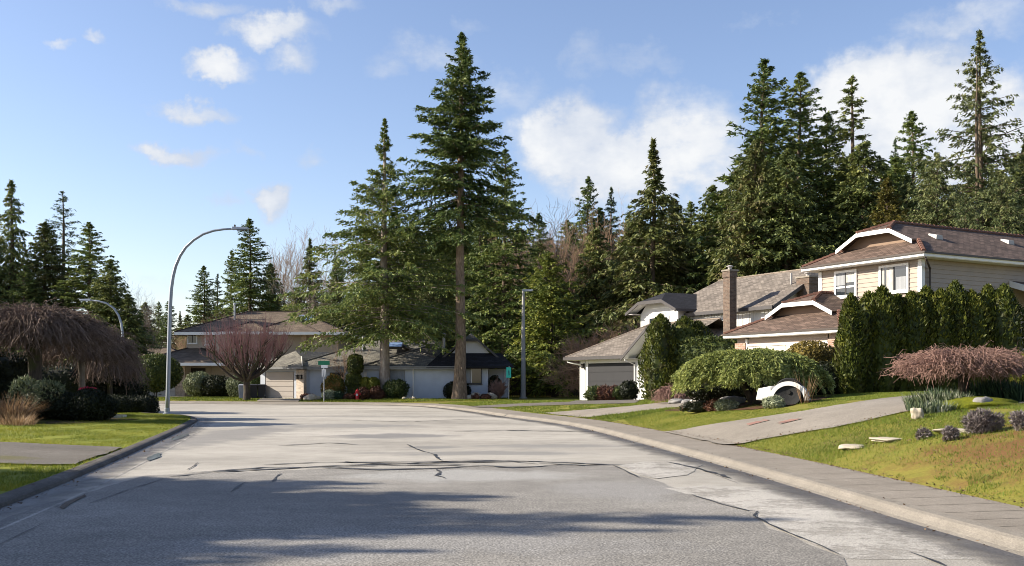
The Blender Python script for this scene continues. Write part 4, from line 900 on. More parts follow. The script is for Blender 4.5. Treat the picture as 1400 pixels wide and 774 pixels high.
# ------------------------------------------------------------------ generators
def conifer_mesh(nm, Hh, cb, Rr, prof=.85, nb=160, tilt=(-.3, .55), droop=.12, tw=.3, dens=3.0, K=4, card=(.5, .17), hang=.25, irr=.4, seed=0,
                 gap=0.0, tr=.0, rb=.2, bark=BARK, leaf=FIR, lean=0.0, upturn=.0, minL=.25, stub=0, bare=.02, narrow_top=0.0, twin=False, limb=.05, thin=None):
    rg = np.random.default_rng(seed); tr = tr or Hh*.011
    zt = np.linspace(-.3, Hh*.985, 14); wx = np.cumsum(rg.normal(0, Hh*.0016, 14)); wy = np.cumsum(rg.normal(0, Hh*.0016, 14)); wx += lean*(zt/Hh)**2*Hh
    rr = tr*(1-zt.clip(0)/Hh)**.8 + .02; rr[0] *= 1.45; rr[1] *= 1.08
    tp = [tubes(np.stack([wx, wy, zt], -1)[None], rr[None], 10)]
    if twin: tp.append(tubes(np.stack([wx+.45+.25*np.sin(zt/Hh*3), wy, zt*.93], -1)[None], rr[None]*.8, 10))
    ax = lambda z: np.stack([np.interp(z, zt, wx), np.interp(z, zt, wy), z], -1)
    t = np.clip((np.arange(nb) + rg.normal(0, 2.4, nb))/nb, 0, .995); t = 1-(1-t)**1.12
    z = Hh*(cb + (1-cb)*t*.985)
    L = 1.18*Rr*(1-t)**prof*(1.12-irr*1.3*rg.random(nb)**1.2)*np.minimum(1, .45+.55*(t/rb)) + minL*(1-t)
    L = np.maximum(L, .06*Rr*(1-t)+.05)
    if narrow_top: L *= np.where(t > narrow_top, 1-.45*np.clip((t-narrow_top)/.15, 0, 1), 1)
    azm = np.arange(nb)*2.399963 + rg.normal(0, .6, nb)
    if gap: keep = wob(np.stack([np.cos(azm)*1.5, np.sin(azm)*1.5, z*6/Hh], -1), seed+5, 1.2) > gap-1.0; z, t, L, azm = z[keep], t[keep], L[keep], azm[keep]
    if thin: keep = (t < thin[0]) | (rg.random(len(t)) > thin[1]); z, t, L, azm = z[keep], t[keep], L[keep], azm[keep]
    n = len(z); el = tilt[0] + (tilt[1]-tilt[0])*t + rg.normal(0, .14, n)
    rad = np.stack([np.cos(azm), np.sin(azm), np.zeros(n)], -1); per = np.stack([-np.sin(azm), np.cos(azm), np.zeros(n)], -1); up = np.array([0, 0, 1.])
    B0 = ax(z); bend = rg.normal(0, .2, n)
    def pos(i, s):
        s = s[:, None]; l = L[i][:, None]
        return B0[i] + rad[i]*l*s*np.cos(el[i])[:, None] + per[i]*l*bend[i][:, None]*s*s + up*(l*s*np.sin(el[i])[:, None] - droop*l*s*s*(1+.15*l) + upturn*l*s**3)
    ii = np.arange(n); S = 6
    P = np.stack([pos(ii, np.full(n, k)) for k in np.linspace(0, .95, S)], 1)
    rl = np.minimum(limb, .012*L+.008)[:, None]*np.linspace(1, .25, S)[None]
    tp.append(tubes(P, rl, 3))
    if stub:
        zs = rg.uniform(.1*Hh, cb*Hh, stub); a = rg.uniform(0, 6.28, stub); l = rg.uniform(.3, 1.6, stub)
        e = np.stack([np.cos(a), np.sin(a), rg.uniform(-.5, .1, stub)], -1); ps = ax(zs)
        tp.append(tubes(np.stack([ps, ps+e*l[:, None]*.5, ps+e*l[:, None]], 1), np.full((stub, 3), .025)*np.array([[1, .7, .4]]), 3))
    M_ = (np.ceil(L*dens)+3).astype(int); idx = np.repeat(ii, M_); T = len(idx)
    s = bare + (1.0-bare)*rg.random(T)**.9; base = pos(idx, s)
    sd = np.where(rg.random(T) < .5, -1., 1.); a = rg.uniform(.35, 1.25, T)
    D = rad[idx]*np.cos(a)[:, None] + per[idx]*(sd*np.sin(a))[:, None] + up*(np.sin(el[idx])*.5 - hang*rg.random(T))[:, None]
    ln = tw*L[idx]*(.25+.75*(1-s))*rg.uniform(.6, 1.25, T)+.16*np.minimum(1, (1-t[idx])*3)
    idk = np.repeat(np.arange(T), K); f = (np.tile(np.arange(K), T)+rg.random(T*K))/K
    Pc = base[idk] + D[idk]*(ln[idk]*f)[:, None] - up*(hang*.7*ln[idk]*f*f)[:, None] + rg.normal(0, .05, (T*K, 3))
    Dc = D[idk] + rg.normal(0, .5, (T*K, 3)) - up*hang*.7
    Nc = up + rg.normal(0, .7, (T*K, 3))
    ks = (.55+.45*np.minimum(1, (1-t[idx[idk]])*2.2)); Lc = card[0]*rg.uniform(.6, 1.3, T*K)*ks; Wc = card[1]*rg.uniform(.7, 1.4, T*K)*ks
    # leader tuft
    kt = 26; zc = Hh*(1-.09*rg.random(kt)); Pt = ax(np.minimum(zc, Hh*.985)) + rg.normal(0, .05, (kt, 3)); Dt = rg.normal(0, .6, (kt, 3)) + up*.8
    V, Q = join([cards(Pc, Dc, Nc, Lc, Wc), cards(Pt, Dt, rg.normal(size=(kt, 3)), card[0]*rg.uniform(.7, 1.2, kt), card[1]*np.ones(kt))])
    return (nm, np_mesh(nm+'_trunk', *join(tp), bark, True), np_mesh(nm+'_crown', V, Q, leaf), Hh)
def put_tree(tp, x, y, hgt, label, group=None, rz=None, wx=1.0, cat='tree', z=None):
    nm, tm, cm, Hh = tp; k = hgt/Hh
    r = empty(nm, (x, y, (h(x, y) if z is None else z)-.03), random.uniform(0, 6.28) if rz is None else rz, label, cat, group)
    r.scale = (k*wx, k*wx, k)
    link('trunk', tm, r); link('crown', cm, r)
    return r
def bare_mesh(nm, Hh, seed, levels=5, nch=(5, 5, 5, 5, 4), spread=.7, trop=.12, r0=.16, ratio=.62, wig=.18, first=.35, mat=TWG, rmin=.008, start=(.35, 1.0), clear=0.3):
    rg = np.random.default_rng(seed); S = 5
    Pt, Rt, Pc, Rc = [], [], [], []
    cur = [(np.array([0, 0, -.2]), np.array([0, 0, 1.]), Hh*first, r0)]
    for lv in range(levels):
        nxt = []
        for (p, d, l, r) in cur:
            pts = [p]; dd = d.copy()
            for k in range(S-1):
                dd = dd + rg.normal(0, wig, 3)*(.5 if lv == 0 else 1) + np.array([0, 0, trop*(1 if lv else 0)]); dd /= np.linalg.norm(dd); pts.append(pts[-1]+dd*l/(S-1))
            pts = np.array(pts); re = max(r*(.55 if lv < levels-1 else .4), rmin*.7)
            (Pt if lv < 2 else Pc).append(pts); (Rt if lv < 2 else Rc).append(np.linspace(r, re, S))
            if lv == levels-1: continue
            m = nch[lv]
            for c in range(m):
                f = start[0]+(start[1]-start[0])*(c+rg.random())/m if lv else max(clear*1.0, 1-.75*(c/m)**1.1*(1-clear))
                q = pts[min(int(f*(S-1)), S-2)]; q = q + (pts[min(int(f*(S-1)), S-2)+1]-q)*(f*(S-1) % 1 if f < 1 else 1)
                a = rg.uniform(0, 6.28) if lv else c*2.4+rg.normal(0, .3); perp = np.cross(dd, [math.cos(a), math.sin(a), .3]); perp /= np.linalg.norm(perp)+1e-6
                sp = spread*rg.uniform(.55, 1.3); nd_ = dd*math.cos(sp)+perp*math.sin(sp)
                nxt.append((q, nd_/np.linalg.norm(nd_), l*ratio*rg.uniform(.7, 1.2)*(1.25 if lv == 0 else 1), max(r*.52*rg.uniform(.8, 1.1), rmin)))
        cur = nxt
    tm = np_mesh(nm+'_trunk', *tubes(np.array(Pt), np.array(Rt), 7), mat, True); cm = np_mesh(nm+'_crown', *tubes(np.array(Pc), np.array(Rc), 3), mat)
    z = np.array(Pc)[..., 2].max()
    return (nm, tm, cm, float(z))
def blob_mesh(nm, comps, n, card, leaf, seed=0, p=2.0, amp=.12, freq=1.6, out=.5, upb=.3, core=.86, flat=None):
    """leafy shrub: leaf faces over (super)ellipsoids with an uneven surface, on a rougher inner mass"""
    rg = np.random.default_rng(seed); parts = []; tot = sum((c[3]*c[4]+c[4]*c[5]+c[3]*c[5]) for c in comps)
    for ci, c in enumerate(comps):
        C_ = np.array(c[:3]); Rr = np.array(c[3:6]); k = int(n*(c[3]*c[4]+c[4]*c[5]+c[3]*c[5])/tot)
        d = nrm(rg.normal(size=(k, 3))); d = d/(np.abs(d)**p).sum(-1, keepdims=True)**(1/p)
        w_ = 1 + amp*wob(d*Rr, seed+ci, freq/max(.3, float(Rr.mean()))*1.6)
        rr = w_*(1-.22*rg.random(k)**2)
        P = C_ + d*Rr*rr[:, None]
        ok = P[:, 2] > .02
        for cj, e in enumerate(comps):
            if cj != ci: ok &= (np.abs((P-np.array(e[:3]))/np.array(e[3:6]))**2).sum(-1) > .7
        P = P[ok]; d = d[ok]; k = len(P); nn = nrm(d/Rr)
        D = nn*out + rg.normal(0, .6, (k, 3)) + np.array([0, 0, upb]); Nn = nn + rg.normal(0, .6, (k, 3))
        parts.append(cards(P, D, Nn, card[0]*rg.uniform(.6, 1.35, k), card[1]*rg.uniform(.7, 1.35, k)))
        if core:
            V, Q = cubesphere(p); V = C_ + V*Rr*core*(1+amp*wob(V*Rr, seed+ci, freq/max(.3, float(Rr.mean()))*1.6))[:, None]; V[:, 2] = np.maximum(V[:, 2], .0)
            parts.append((V, Q))
    return np_mesh(nm, *join(parts), leaf)
def plant(name, x, y, comps, n, card, leaf, label, cat='shrub', group=None, stem=True, z=None, rz=0.0, stemh=.4, stemm=BARKD, **kw):
    r = empty(name, (x, y, (h(x, y) if z is None else z)-.02), rz, label, cat, group)
    link('foliage', blob_mesh(name, comps, n, card, leaf, **kw), r)
    if stem:
        rg = np.random.default_rng(len(label)); cz = comps[0][2]; c0 = np.array(comps[0][:3]); k = 5
        a = rg.uniform(0, 6.28, k); P = np.stack([np.stack([c0[0]+np.cos(a)*.05, c0[1]+np.sin(a)*.05, np.full(k, -.1)], -1), np.stack([c0[0]+np.cos(a)*.12, c0[1]+np.sin(a)*.12, np.full(k, cz*.5)], -1), np.stack([c0[0]+np.cos(a)*comps[0][3]*.45, c0[1]+np.sin(a)*comps[0][4]*.45, np.full(k, cz)], -1)], 1)
        link('stems', np_mesh('stems', *tubes(P, np.full((k, 3), .035)*np.array([[1.2, 1, .6]]), 5), stemm, True), r)
    return r
def blades(nm, n, rx, ry, hgt, wd, leaf, seed, lean=.5, curve=.5, clump=0):
    """arching strap leaves / grass blades from a tuft"""
    rg = np.random.default_rng(seed); a = rg.uniform(0, 6.28, n); q = rg.random(n)**.5
    b = np.stack([np.cos(a)*q*rx, np.sin(a)*q*ry, np.zeros(n)], -1); b2 = b
    d = np.stack([np.cos(a), np.sin(a), np.zeros(n)], -1)*rg.uniform(0, lean, n)[:, None] + rg.normal(0, .12, (n, 3)); d[:, 2] = 1; d = nrm(d)
    hh = hgt*rg.uniform(.55, 1.15, n)[:, None]; s = nrm(np.stack([-np.sin(a+rg.normal(0, .8, n)), np.cos(a), np.zeros(n)], -1))*wd*.5
    m = b2 + d*hh*.55; hor = d*np.array([1, 1, 0]); t = m + nrm(d + hor*curve*2 - np.array([0, 0, .6*curve]))*hh*.5
    V = np.stack([b2-s, b2+s, m+s*.9, m-s*.9, m-s*.9, m+s*.9, t+s*.08, t-s*.08], 1).reshape(-1, 3); Q = np.arange(n*8).reshape(-1, 4)
    return np_mesh(nm, V, Q, leaf)
def weeping(name, x, y, zt, rx, ry, hump, drop, n, label, mat, trunk_r, trunk_mat, seed, tw_r=.011, z=None, lean=0.0, group=None, limbs=9, flatness=2.2, wig=.05, zlow=.35, ring=0.0):
    rg = np.random.default_rng(seed); zb = h(x, y) if z is None else z
    r = empty(name, (x, y, zb-.02), 0, label, 'tree', group)
    zz = np.linspace(-.15, zt, 6); tp = [tubes(np.stack([lean*np.sin(zz/zt*1.5)+.0*zz, .04*np.sin(zz*2), zz], -1)[None], (trunk_r*np.array([1.5, 1.05, .95, .9, .95, 1.05]))[None], 10)]
    top = np.array([lean*.99, 0, zt]); S = 7
    def arcs(k, smin, rw, reach, wg):
        a = rg.uniform(0, 6.28, k); e = reach*np.sqrt(rg.uniform(.06, 1, k)); k_ = rg.uniform(.8, 1.12, k)
        bump = 1 + .16*np.sin(a*3+1.1) + .1*np.sin(a*5+.4)
        s = np.linspace(smin, 1, S)[None, :]; rad = e[:, None]*s
        zc = zt + hump*(1-np.abs(rad/1.0)**flatness) * np.minimum(1, .25+1.6*s) - drop*(np.maximum(0, s-.5)/.5)**2*(k_*e)[:, None] - rg.uniform(0, 1, k)[:, None]*ring*np.minimum(1, s*1.5)
        P = np.stack([top[0]+np.cos(a)[:, None]*rad*rx*bump[:, None], np.sin(a)[:, None]*rad*ry*bump[:, None], zc], -1)
        P += np.cumsum(rg.normal(0, wg, (k, S, 3)), 1)*s[..., None] + wg*.5*np.sin(s*rg.uniform(8, 16, (k, 1))+rg.uniform(0, 6, (k, 1)))[..., None]*rg.normal(size=(k, 1, 3))
        P[..., 2] = np.maximum(P[..., 2], zlow + .1*rg.random((k, 1)))
        return P
    PL = arcs(limbs*2, 0.0, 0, .75, .04); tp.append(tubes(PL, np.linspace(trunk_r*.42, .018, S)[None]*np.ones((limbs*2, 1)), 5))
    link('trunk', np_mesh('trunk', *join(tp), trunk_mat, True), r)
    P1 = arcs(n, .25, 0, 1.0, wig); R1 = np.linspace(tw_r*1.3, tw_r*.6, S)[None]*rg.uniform(.7, 1.3, (n, 1))
    k = n*3; src = P1[rg.integers(0, n, k), rg.integers(2, 7, k)]; d = rg.normal(0, 1, (k, 3)); d[:, 2] = rg.normal(-.1, .6, k); d = nrm(d)*rg.uniform(.15, .7, k)[:, None]*min(rx, 2.2)*.3
    P2 = np.stack([src, src+d*.5+np.array([0, 0, .03]), src+d-np.array([0, 0, .06])], 1)
    link('crown', np_mesh('crown', *join([tubes(P1, R1, 3), tubes(P2, np.array([[1, .8, .5]])*tw_r*.8*np.ones((k, 1)), 3)]), mat), r)
    return r
# ------------------------------------------------------------------ big trees: kinds
random.seed(4)
T_tall = conifer_mesh('tall_fir', 28.5, .42, 5.4, .85, 350, (-.22, .7), .16, .34, 5.12, 10, (0.39, 0.106), .3, .6, 11, tr=.44, rb=.2, bark=BARKL, leaf=FIR, stub=14, upturn=.1, gap=.45)
T_lush = conifer_mesh('two_tone_conifer', 22.5, .23, 7.0, .95, 330, (-.12, .7), .07, .3, 5.12, 9, (0.35, 0.099), .4, .5, 12, tr=.42, rb=.1, bark=BARKP, leaf=FIRH, gap=.3, narrow_top=.6, thin=(.5, .3))
T_fir = conifer_mesh('dark_fir', 26, .05, 4.9, .62, 314, (-.35, .6), .12, .32, 3.64, 7, (0.47, 0.151), .35, .45, 21, leaf=FIR, gap=.2)
T_firb = conifer_mesh('broad_fir', 26, .06, 5.2, .62, 302, (-.25, .65), .1, .3, 3.51, 7, (0.48, 0.151), .3, .5, 22, leaf=FIR, gap=.35)
T_spruce = conifer_mesh('slender_spruce', 24, .04, 3.4, .8, 231, (-.45, .5), .12, .3, 4.16, 7, (0.39, 0.122), .4, .35, 23, leaf=BLUE)
T_open = conifer_mesh('open_fir', 27, .06, 3.3, .55, 157, (-.3, .45), .1, .32, 3.90, 7, (0.47, 0.144), .45, .5, 24, leaf=CEDD, gap=.55)
T_ced = conifer_mesh('red_cedar', 22, .02, 4.8, .62, 378, (-.2, .9), .2, .3, 3.38, 7, (0.43, 0.158), .85, .35, 31, leaf=CED, rb=.1)
T_cedt = conifer_mesh('ragged_cedar', 24, .03, 5.4, .8, 327, (-.15, .8), .22, .3, 3.12, 7, (0.47, 0.158), .9, .5, 32, leaf=CED, gap=.4, rb=.12, narrow_top=.68)
T_cedd = conifer_mesh('dark_cedar', 22, .02, 4.6, .6, 352, (-.25, .8), .2, .3, 3.38, 7, (0.45, 0.166), .8, .4, 33, leaf=CEDD, rb=.1)
T_fluf = conifer_mesh('bushy_cedar', 14, .07, 4.6, .6, 210, (-.1, .9), .1, .34, 4.16, 7, (0.39, 0.137), .45, .55, 34, leaf=YEL, bark=BARKD, gap=.3, rb=.15, lean=.03)
T_ycon = conifer_mesh('golden_cypress', 15, .02, 3.6, .7, 252, (.0, .9), .1, .3, 4.16, 7, (0.35, 0.130), .4, .3, 35, leaf=foliage('golden_cypress_sprays', (.045, .045, .01), (.1, .09, .018), (.17, .14, .03)), rb=.1)
T_deo = conifer_mesh('deodar_cedar', 23, .04, 8.0, .95, 320, (.02, .3), .03, .16, 4.68, 7, (0.35, 0.094), .55, .55, 36, leaf=DEO, gap=.3, upturn=.0, twin=True, rb=.1, tr=.26)
T_hem = conifer_mesh('feathery_hemlock', 18, .02, 5.2, .6, 252, (-.15, .6), .16, .3, 3.90, 7, (0.39, 0.108), .75, .4, 37, leaf=DEO, rb=.1)
T_noot = conifer_mesh('weeping_cypress', 20, .02, 2.0, .7, 178, (-.6, .2), .35, .42, 5.46, 7, (0.39, 0.115), 1.1, .4, 38, leaf=CEDD, upturn=.25)
T_thin = conifer_mesh('thin_topped_fir', 22, .05, 4.0, .7, 178, (-.1, .5), .08, .26, 4.16, 6, (0.33, 0.086), .4, .5, 39, leaf=BLUE, gap=.45)
B_tan = bare_mesh('bare_tan_tree', 16, 51, 6, (9, 5, 4, 4, 3), .55, .12, .2, .6, .16, .62, TWT, .012, clear=.35)
B_gry = bare_mesh('bare_grey_tree', 16, 52, 6, (8, 5, 5, 4, 3), .7, .1, .2, .62, .2, .5, TWG, .012, clear=.35)
B_thk = bare_mesh('bare_thicket', 8, 53, 5, (14, 7, 6, 5), .75, .08, .09, .7, .22, .3, TWT, .011, clear=.05)

def tree_at(tp, px, py, Y, label, group=None, wx=1.0, rz=None, basepx=None):
    x = X_at(px if basepx is None else basepx, Y); z = h(x, Y)
    return put_tree(tp, x, Y, Z_at(py, Y)-z, label, group, rz, wx)
t1 = tree_at(T_lush, 530, 158, 72.6, 'tall two-tone conifer with sparse bluish top and lush yellow-green lower limbs before the bungalow', basepx=526, rz=1.0)
t2 = tree_at(T_tall, 628, 42, 71.2, 'tallest fir with long bare trunk standing in front of the blue-grey bungalow', rz=.3)
TL = [  # kind, top px, top py, distance, width factor, label
 (T_noot, 10, 241, 92, 1.5, 'narrow drooping conifer with bent tip at the far left edge'),
 (T_cedd, -32, 285, 90, 1.4, 'dark cedar cut by the left edge of the picture'),
 (T_ced, 60, 300, 91, 1.4, 'rounded olive cedar between the drooping conifer and the thin-topped fir'),
 (T_thin, 87, 258, 95, 1.35, 'thin-topped feathery fir rising above the olive cedar on the left'),
 (T_fir, 123, 300, 89, 1.45, 'pointed dark fir above the weeping trees on the left'),
 (T_cedd, 150, 352, 87, 1.4, 'dark cedar right of the pointed fir, behind the far street lamp'),
 (T_cedd, 176, 400, 86, 1.5, 'low dark conifer at the right end of the left grove'),
 (T_fir, 30, 360, 88, 1.4, 'dark fir filling the left grove below the olive cedar'),
 (B_gry, 172, 372, 97, .8, 'bare grey tree behind the right end of the left grove'),
 (B_gry, 195, 392, 99, .6, 'smaller bare grey tree seen between grove and lamp post'),
 (T_fir, 217, 411, 150, 1.1, 'small distant conifer just left of the tall lamp post'),
 (T_cedt, 246, 424, 145, 1.0, 'distant cedar just right of the tall lamp post'),
 (T_fir, 281, 361, 128, 1.2, 'mid-sized conifer left of the dark fir over the brown house'),
 (T_spruce, 297, 372, 131, 1.1, 'slim spruce against the left side of the dark fir'),
 (T_fir, 345, 296, 112, 1.25, 'tall dark fir beside the lamp head above the brown house'),
 (T_firb, 317, 340, 120, .9, 'shorter fir tucked behind the lamp arm'),
 (T_cedd, 371, 358, 116, 1.0, 'dark cedar just right of the tall fir above the brown house'),
 (B_tan, 392, 293, 120, .9, 'tall bare tan tree above the brown house roof'),
 (T_cedt, 424, 324, 106, 1.2, 'olive cedar standing behind the skylight of the brown house'),
 (T_cedd, 405, 392, 104, 1.3, 'low dark cedar behind the brown roof'),
 (T_cedd, 445, 398, 103, 1.3, 'low cedar between brown house and two-tone conifer'),
 (B_tan, 275, 425, 118, 1.2, 'russet bare tree behind the left end of the brown roof'),
 (B_tan, 305, 405, 118, 1.2, 'russet bare tree behind the brown roof flue'),
 (B_tan, 255, 440, 116, 1.1, 'low russet bare tree beside the lamp post'),
 (B_gry, 470, 306, 104, 1.1, 'bare grey tree left of the two-tone conifer'),
 (B_gry, 445, 335, 110, .9, 'bare grey tree behind the olive cedar'),
 (T_ced, 462, 350, 101, .8, 'mossy green cedar left of the two-tone conifer'),
 (T_fir, 497, 318, 105, .9, 'dark fir behind the left limbs of the two-tone conifer'),
 (T_cedd, 565, 300, 98, 1.0, 'dark cedar between the two tall trunks'),
 (T_fir, 602, 290, 102, 1.0, 'dark fir behind the bare trunk of the tallest fir'),
 (T_ced, 590, 345, 92, .8, 'olive cedar low between the two tall trunks'),
 (T_firb, 690, 200, 93, 1.0, 'massive dark fir behind the right side of the tallest fir'),
 (T_fir, 655, 255, 96, .9, 'dark fir right behind the trunk of the tallest fir'),
 (T_fir, 735, 288, 99, .9, 'dark fir right of the massive fir'),
 (T_fluf, 757, 345, 81.5, 1.2, 'bushy yellow-green cedar behind the plain grey lamp post'),
 (B_gry, 762, 262, 104, 1.1, 'spreading bare grey tree above the bushy cedar'),
 (B_tan, 722, 275, 106, .9, 'bare tree just right of the massive fir'),
 (T_fir, 802, 238, 108, .9, 'brownish-tipped fir right of the bare grey tree'),
 (B_tan, 800, 262, 101, .9, 'bare tan tree in front of the brownish-tipped fir'),
 (T_spruce, 837, 252, 107, 1.0, 'slender spruce left of the ragged olive cedar'),
 (T_cedd, 815, 310, 97, 1.35, 'dark cedar below the bare tan tree'),
 (T_cedt, 893, 186, 89, 1.35, 'ragged olive cedar with open top behind the grey house'),
 (T_ced, 925, 268, 93, 1.1, 'olive cedar at the right shoulder of the ragged cedar'),
 (T_ced, 862, 300, 95, 1.2, 'olive cedar at the left shoulder of the ragged cedar'),
 (T_fir, 948, 272, 98, 1.1, 'dark fir in the dip between the cedars'),
 (T_cedd, 973, 250, 96, 1.25, 'dark cedar left of the tall right-hand fir cluster'),
 (T_firb, 1046, 76, 88, 1.2, 'tallest fir of the cluster behind the grey house, left of two'),
 (T_ced, 1028, 188, 82, 1.15, 'broad olive cedar in front of the tall fir cluster'),
 (T_firb, 1093, 94, 90, 1.15, 'second tall fir of the cluster, behind the brick chimneys'),
 (T_fir, 1125, 150, 92, 1.15, 'dark fir filling the right flank of the tall fir cluster'),
 (T_cedd, 1075, 200, 80, 1.25, 'dark cedar low in the tall fir cluster'),
 (T_open, 1165, 98, 86, 1.25, 'open slender fir standing apart right of the cluster'),
 (T_cedd, 1182, 190, 84, 1.2, 'dark cedar at the foot of the open slender fir'),
 (T_ycon, 1212, 240, 73, 1.0, 'golden-green cypress just behind the beige house gable'),
 (T_fir, 1250, 146, 112, 1.1, 'distant dark fir between the golden cypress and the deodar'),
 (T_spruce, 1222, 185, 116, .8, 'small distant spruce left of the distant dark fir'),
 (T_cedd, 1240, 235, 90, .9, 'dark cedar right of the golden cypress'),
 (T_hem, 1280, 205, 76, .95, 'feathery pale green hemlock behind the beige roof'),
 (T_deo, 1342, 34, 78, .97, 'tall open deodar cedar with two stems and long level limbs'),
 (T_hem, 1368, 235, 70, 1.0, 'feathery hemlock at the foot of the deodar'),
 (T_cedt, 1402, 178, 80, 1.0, 'olive cedar at the right edge of the picture'),
 (T_fir, 1445, 150, 86, 1.0, 'dark fir cut by the right edge of the picture'),
 (T_hem, 1320, 262, 66, .8, 'low feathery hemlock just over the ridge of the beige roof'),
]
for tp, a, b, Y, wx, lb in TL: tree_at(tp, a, b, Y, lb, None, wx)
rg = random.Random(17); lab = 'dark conifer in the forest far behind the houses, mostly hidden by nearer trees'
for i, a in enumerate(range(540, 1480, 21)):
    tree_at(rg.choice([T_fir, T_cedd, T_cedd, T_ced, T_firb]), a+rg.uniform(-8, 8), rg.uniform(278, 330), rg.uniform(108, 126), lab, 'forest conifers far behind the houses', 1.45)
for i, a in enumerate(range(985, 1480, 27)):
    tree_at(rg.choice([T_cedd, T_fir, T_ced]), a+rg.uniform(-8, 8), rg.uniform(195, 275), rg.uniform(93, 106), 'dark conifer in the dense stand behind the grey and beige houses', 'conifers in the dense stand on the right', 1.4)
lab = 'low distant conifer on the skyline behind the brown house'
for i, a in enumerate(range(-60, 520, 26)):
    tree_at(rg.choice([T_fir, T_cedd, T_spruce]), a+rg.uniform(-8, 8), rg.uniform(402, 440) if a < 260 else rg.uniform(395, 430), rg.uniform(135, 160), lab, 'distant conifers on the left skyline', 1.3)
# tan thickets beside the grey house
for (a, b, Y, k, lb) in ((828, 432, 71, 1.25, 'tan leafless thicket left of the grey house'), (862, 425, 70, 1.0, 'tan leafless thicket against the upper bay of the grey house'), (796, 455, 73, 1.0, 'low tan thicket beside the bushy cedar trunk'), (885, 418, 74, 1.0, 'tan leafless thicket behind the upper bay of the grey house')):
    tree_at(B_thk, a, b, Y, lb, None, k)
# conifers beside the road left of the camera: their shadows cross the asphalt
for (x, y, hh, k, tp_) in ((-22, 12.2, 13.2, .95, T_fir), (-20.5, 14.4, 10.6, 1.25, T_cedd), (-21, 16.2, 9.8, 1.1, T_cedd), (-21, 10.0, 10.6, .8, T_firb), (-21.5, 8.3, 9.6, .9, T_firb), (-21, 6.6, 10.2, .9, T_fir), (-22, 4.8, 11, 1.0, T_firb), (-18.5, 12.5, 7.5, 1.5, T_cedd), (-18, 9.5, 7.5, 1.5, T_ced), (-18, 15.3, 6.8, 1.4, T_cedd), (-23, 11.4, 13.0, .7, T_firb), (-22.5, 15.6, 10.6, .6, T_firb), (-22.5, 14, 11.6, .6, T_fir)):
    put_tree(tp_, x, y, hh, 'roadside conifer left of the picture whose shadow crosses the asphalt', 'roadside conifers left of the picture', None, k)

for i, (y, x, zt) in enumerate(((5.2, -20.5, 7.8), (7.6, -20, 7.9), (9.8, -20.5, 9.2), (11.8, -20, 9.9), (13.6, -20.5, 10.2), (15.2, -19.5, 8.4))):  # unseen solid-cored evergreens, added to close gaps in the road shadow
    plant('shadow_evergreen', x, y, [(0, 0, zt*.56, 2.0, 1.7, zt*.44), (.4, .6, zt*.4, 2.1, 1.5, zt*.36)], 5000, (.4, .2), SHRUB, 'dense broad evergreen left of the picture whose shadow covers the left of the road', 'tree', 'evergreens added left of the picture for the road shadow', stemh=2, seed=140+i, amp=.22)

# ------------------------------------------------------------------ clipped hedges and cedars
def column_mesh(nm, Hh, Rr, n, seed, leaf=EMER, card=(.16, .075), ntip=1):
    rg = np.random.default_rng(seed); parts = []
    tips = [(0, 0, 1.0)] + [(rg.uniform(-.5, .5)*Rr, rg.uniform(-.5, .5)*Rr, rg.uniform(.82, .95)) for _ in range(ntip)]
    for (cx, cy, hk) in tips:
        k = n//len(tips); u = rg.random(k)**.85; a = rg.uniform(0, 6.28, k)
        pr = Rr*(.8 if (cx or cy) else 1)*np.minimum(1, .72+u*1.6)*(1-u**4.5)**.8
        w_ = 1+.24*wob(np.stack([np.cos(a)*Rr*2.5, np.sin(a)*Rr*2.5, u*Hh*1.3], -1), seed, 1.3)
        rr = pr*w_*(1-.2*rg.random(k)**2)
        P = np.stack([cx+np.cos(a)*rr, cy+np.sin(a)*rr, u*Hh*hk+.03], -1)
        D = np.stack([np.cos(a)*.55, np.sin(a)*.55, np.full(k, .9)], -1)+rg.normal(0, .35, (k, 3)); Nn = np.stack([np.cos(a), np.sin(a), np.zeros(k)], -1)+rg.normal(0, .8, (k, 3))
        parts.append(cards(P, D, Nn, card[0]*rg.uniform(.6, 1.4, k), card[1]*rg.uniform(.7, 1.4, k)))
        an = np.linspace(0, 2*PI, 13)[:-1]; us = np.linspace(0, .97, 9); pr = .8*Rr*(.8 if (cx or cy) else 1)*np.minimum(1, .72+us*1.6)*(1-us**4.5)**.8
        V = np.stack([cx+np.cos(an)[None]*pr[:, None], cy+np.sin(an)[None]*pr[:, None], np.broadcast_to((us*Hh*hk)[:, None], (9, 12))], -1).reshape(-1, 3)
        Q = np.array([[i*12+j, i*12+(j+1) % 12, (i+1)*12+(j+1) % 12, (i+1)*12+j] for i in range(8) for j in range(12)]); parts.append((V, Q))
    return np_mesh(nm, *join(parts), leaf)
def column(name, px, py, Y, Rr, label, group, seed, leaf=EMER, n=5200, card=(.16, .075), ntip=1):
    x = X_at(px, Y); zb = h(x, Y); hh = Z_at(py, Y)-zb
    r = empty(name, (x, Y, zb-.02), 0, label, 'hedge tree', group)
    link('foliage', column_mesh(name, hh, Rr, n, seed, leaf, card, ntip), r)
    m = MB(); m.path([(0, 0, -.1), (.02, 0, .35), (0, 0, hh*.6)], [.06, .05, .02], 6); m.build('trunk', BARKD, r)
ORD = ['leftmost', 'second', 'third', 'fourth', 'fifth', 'sixth', 'seventh', 'eighth', 'ninth', 'tenth', 'eleventh', 'twelfth', 'last']
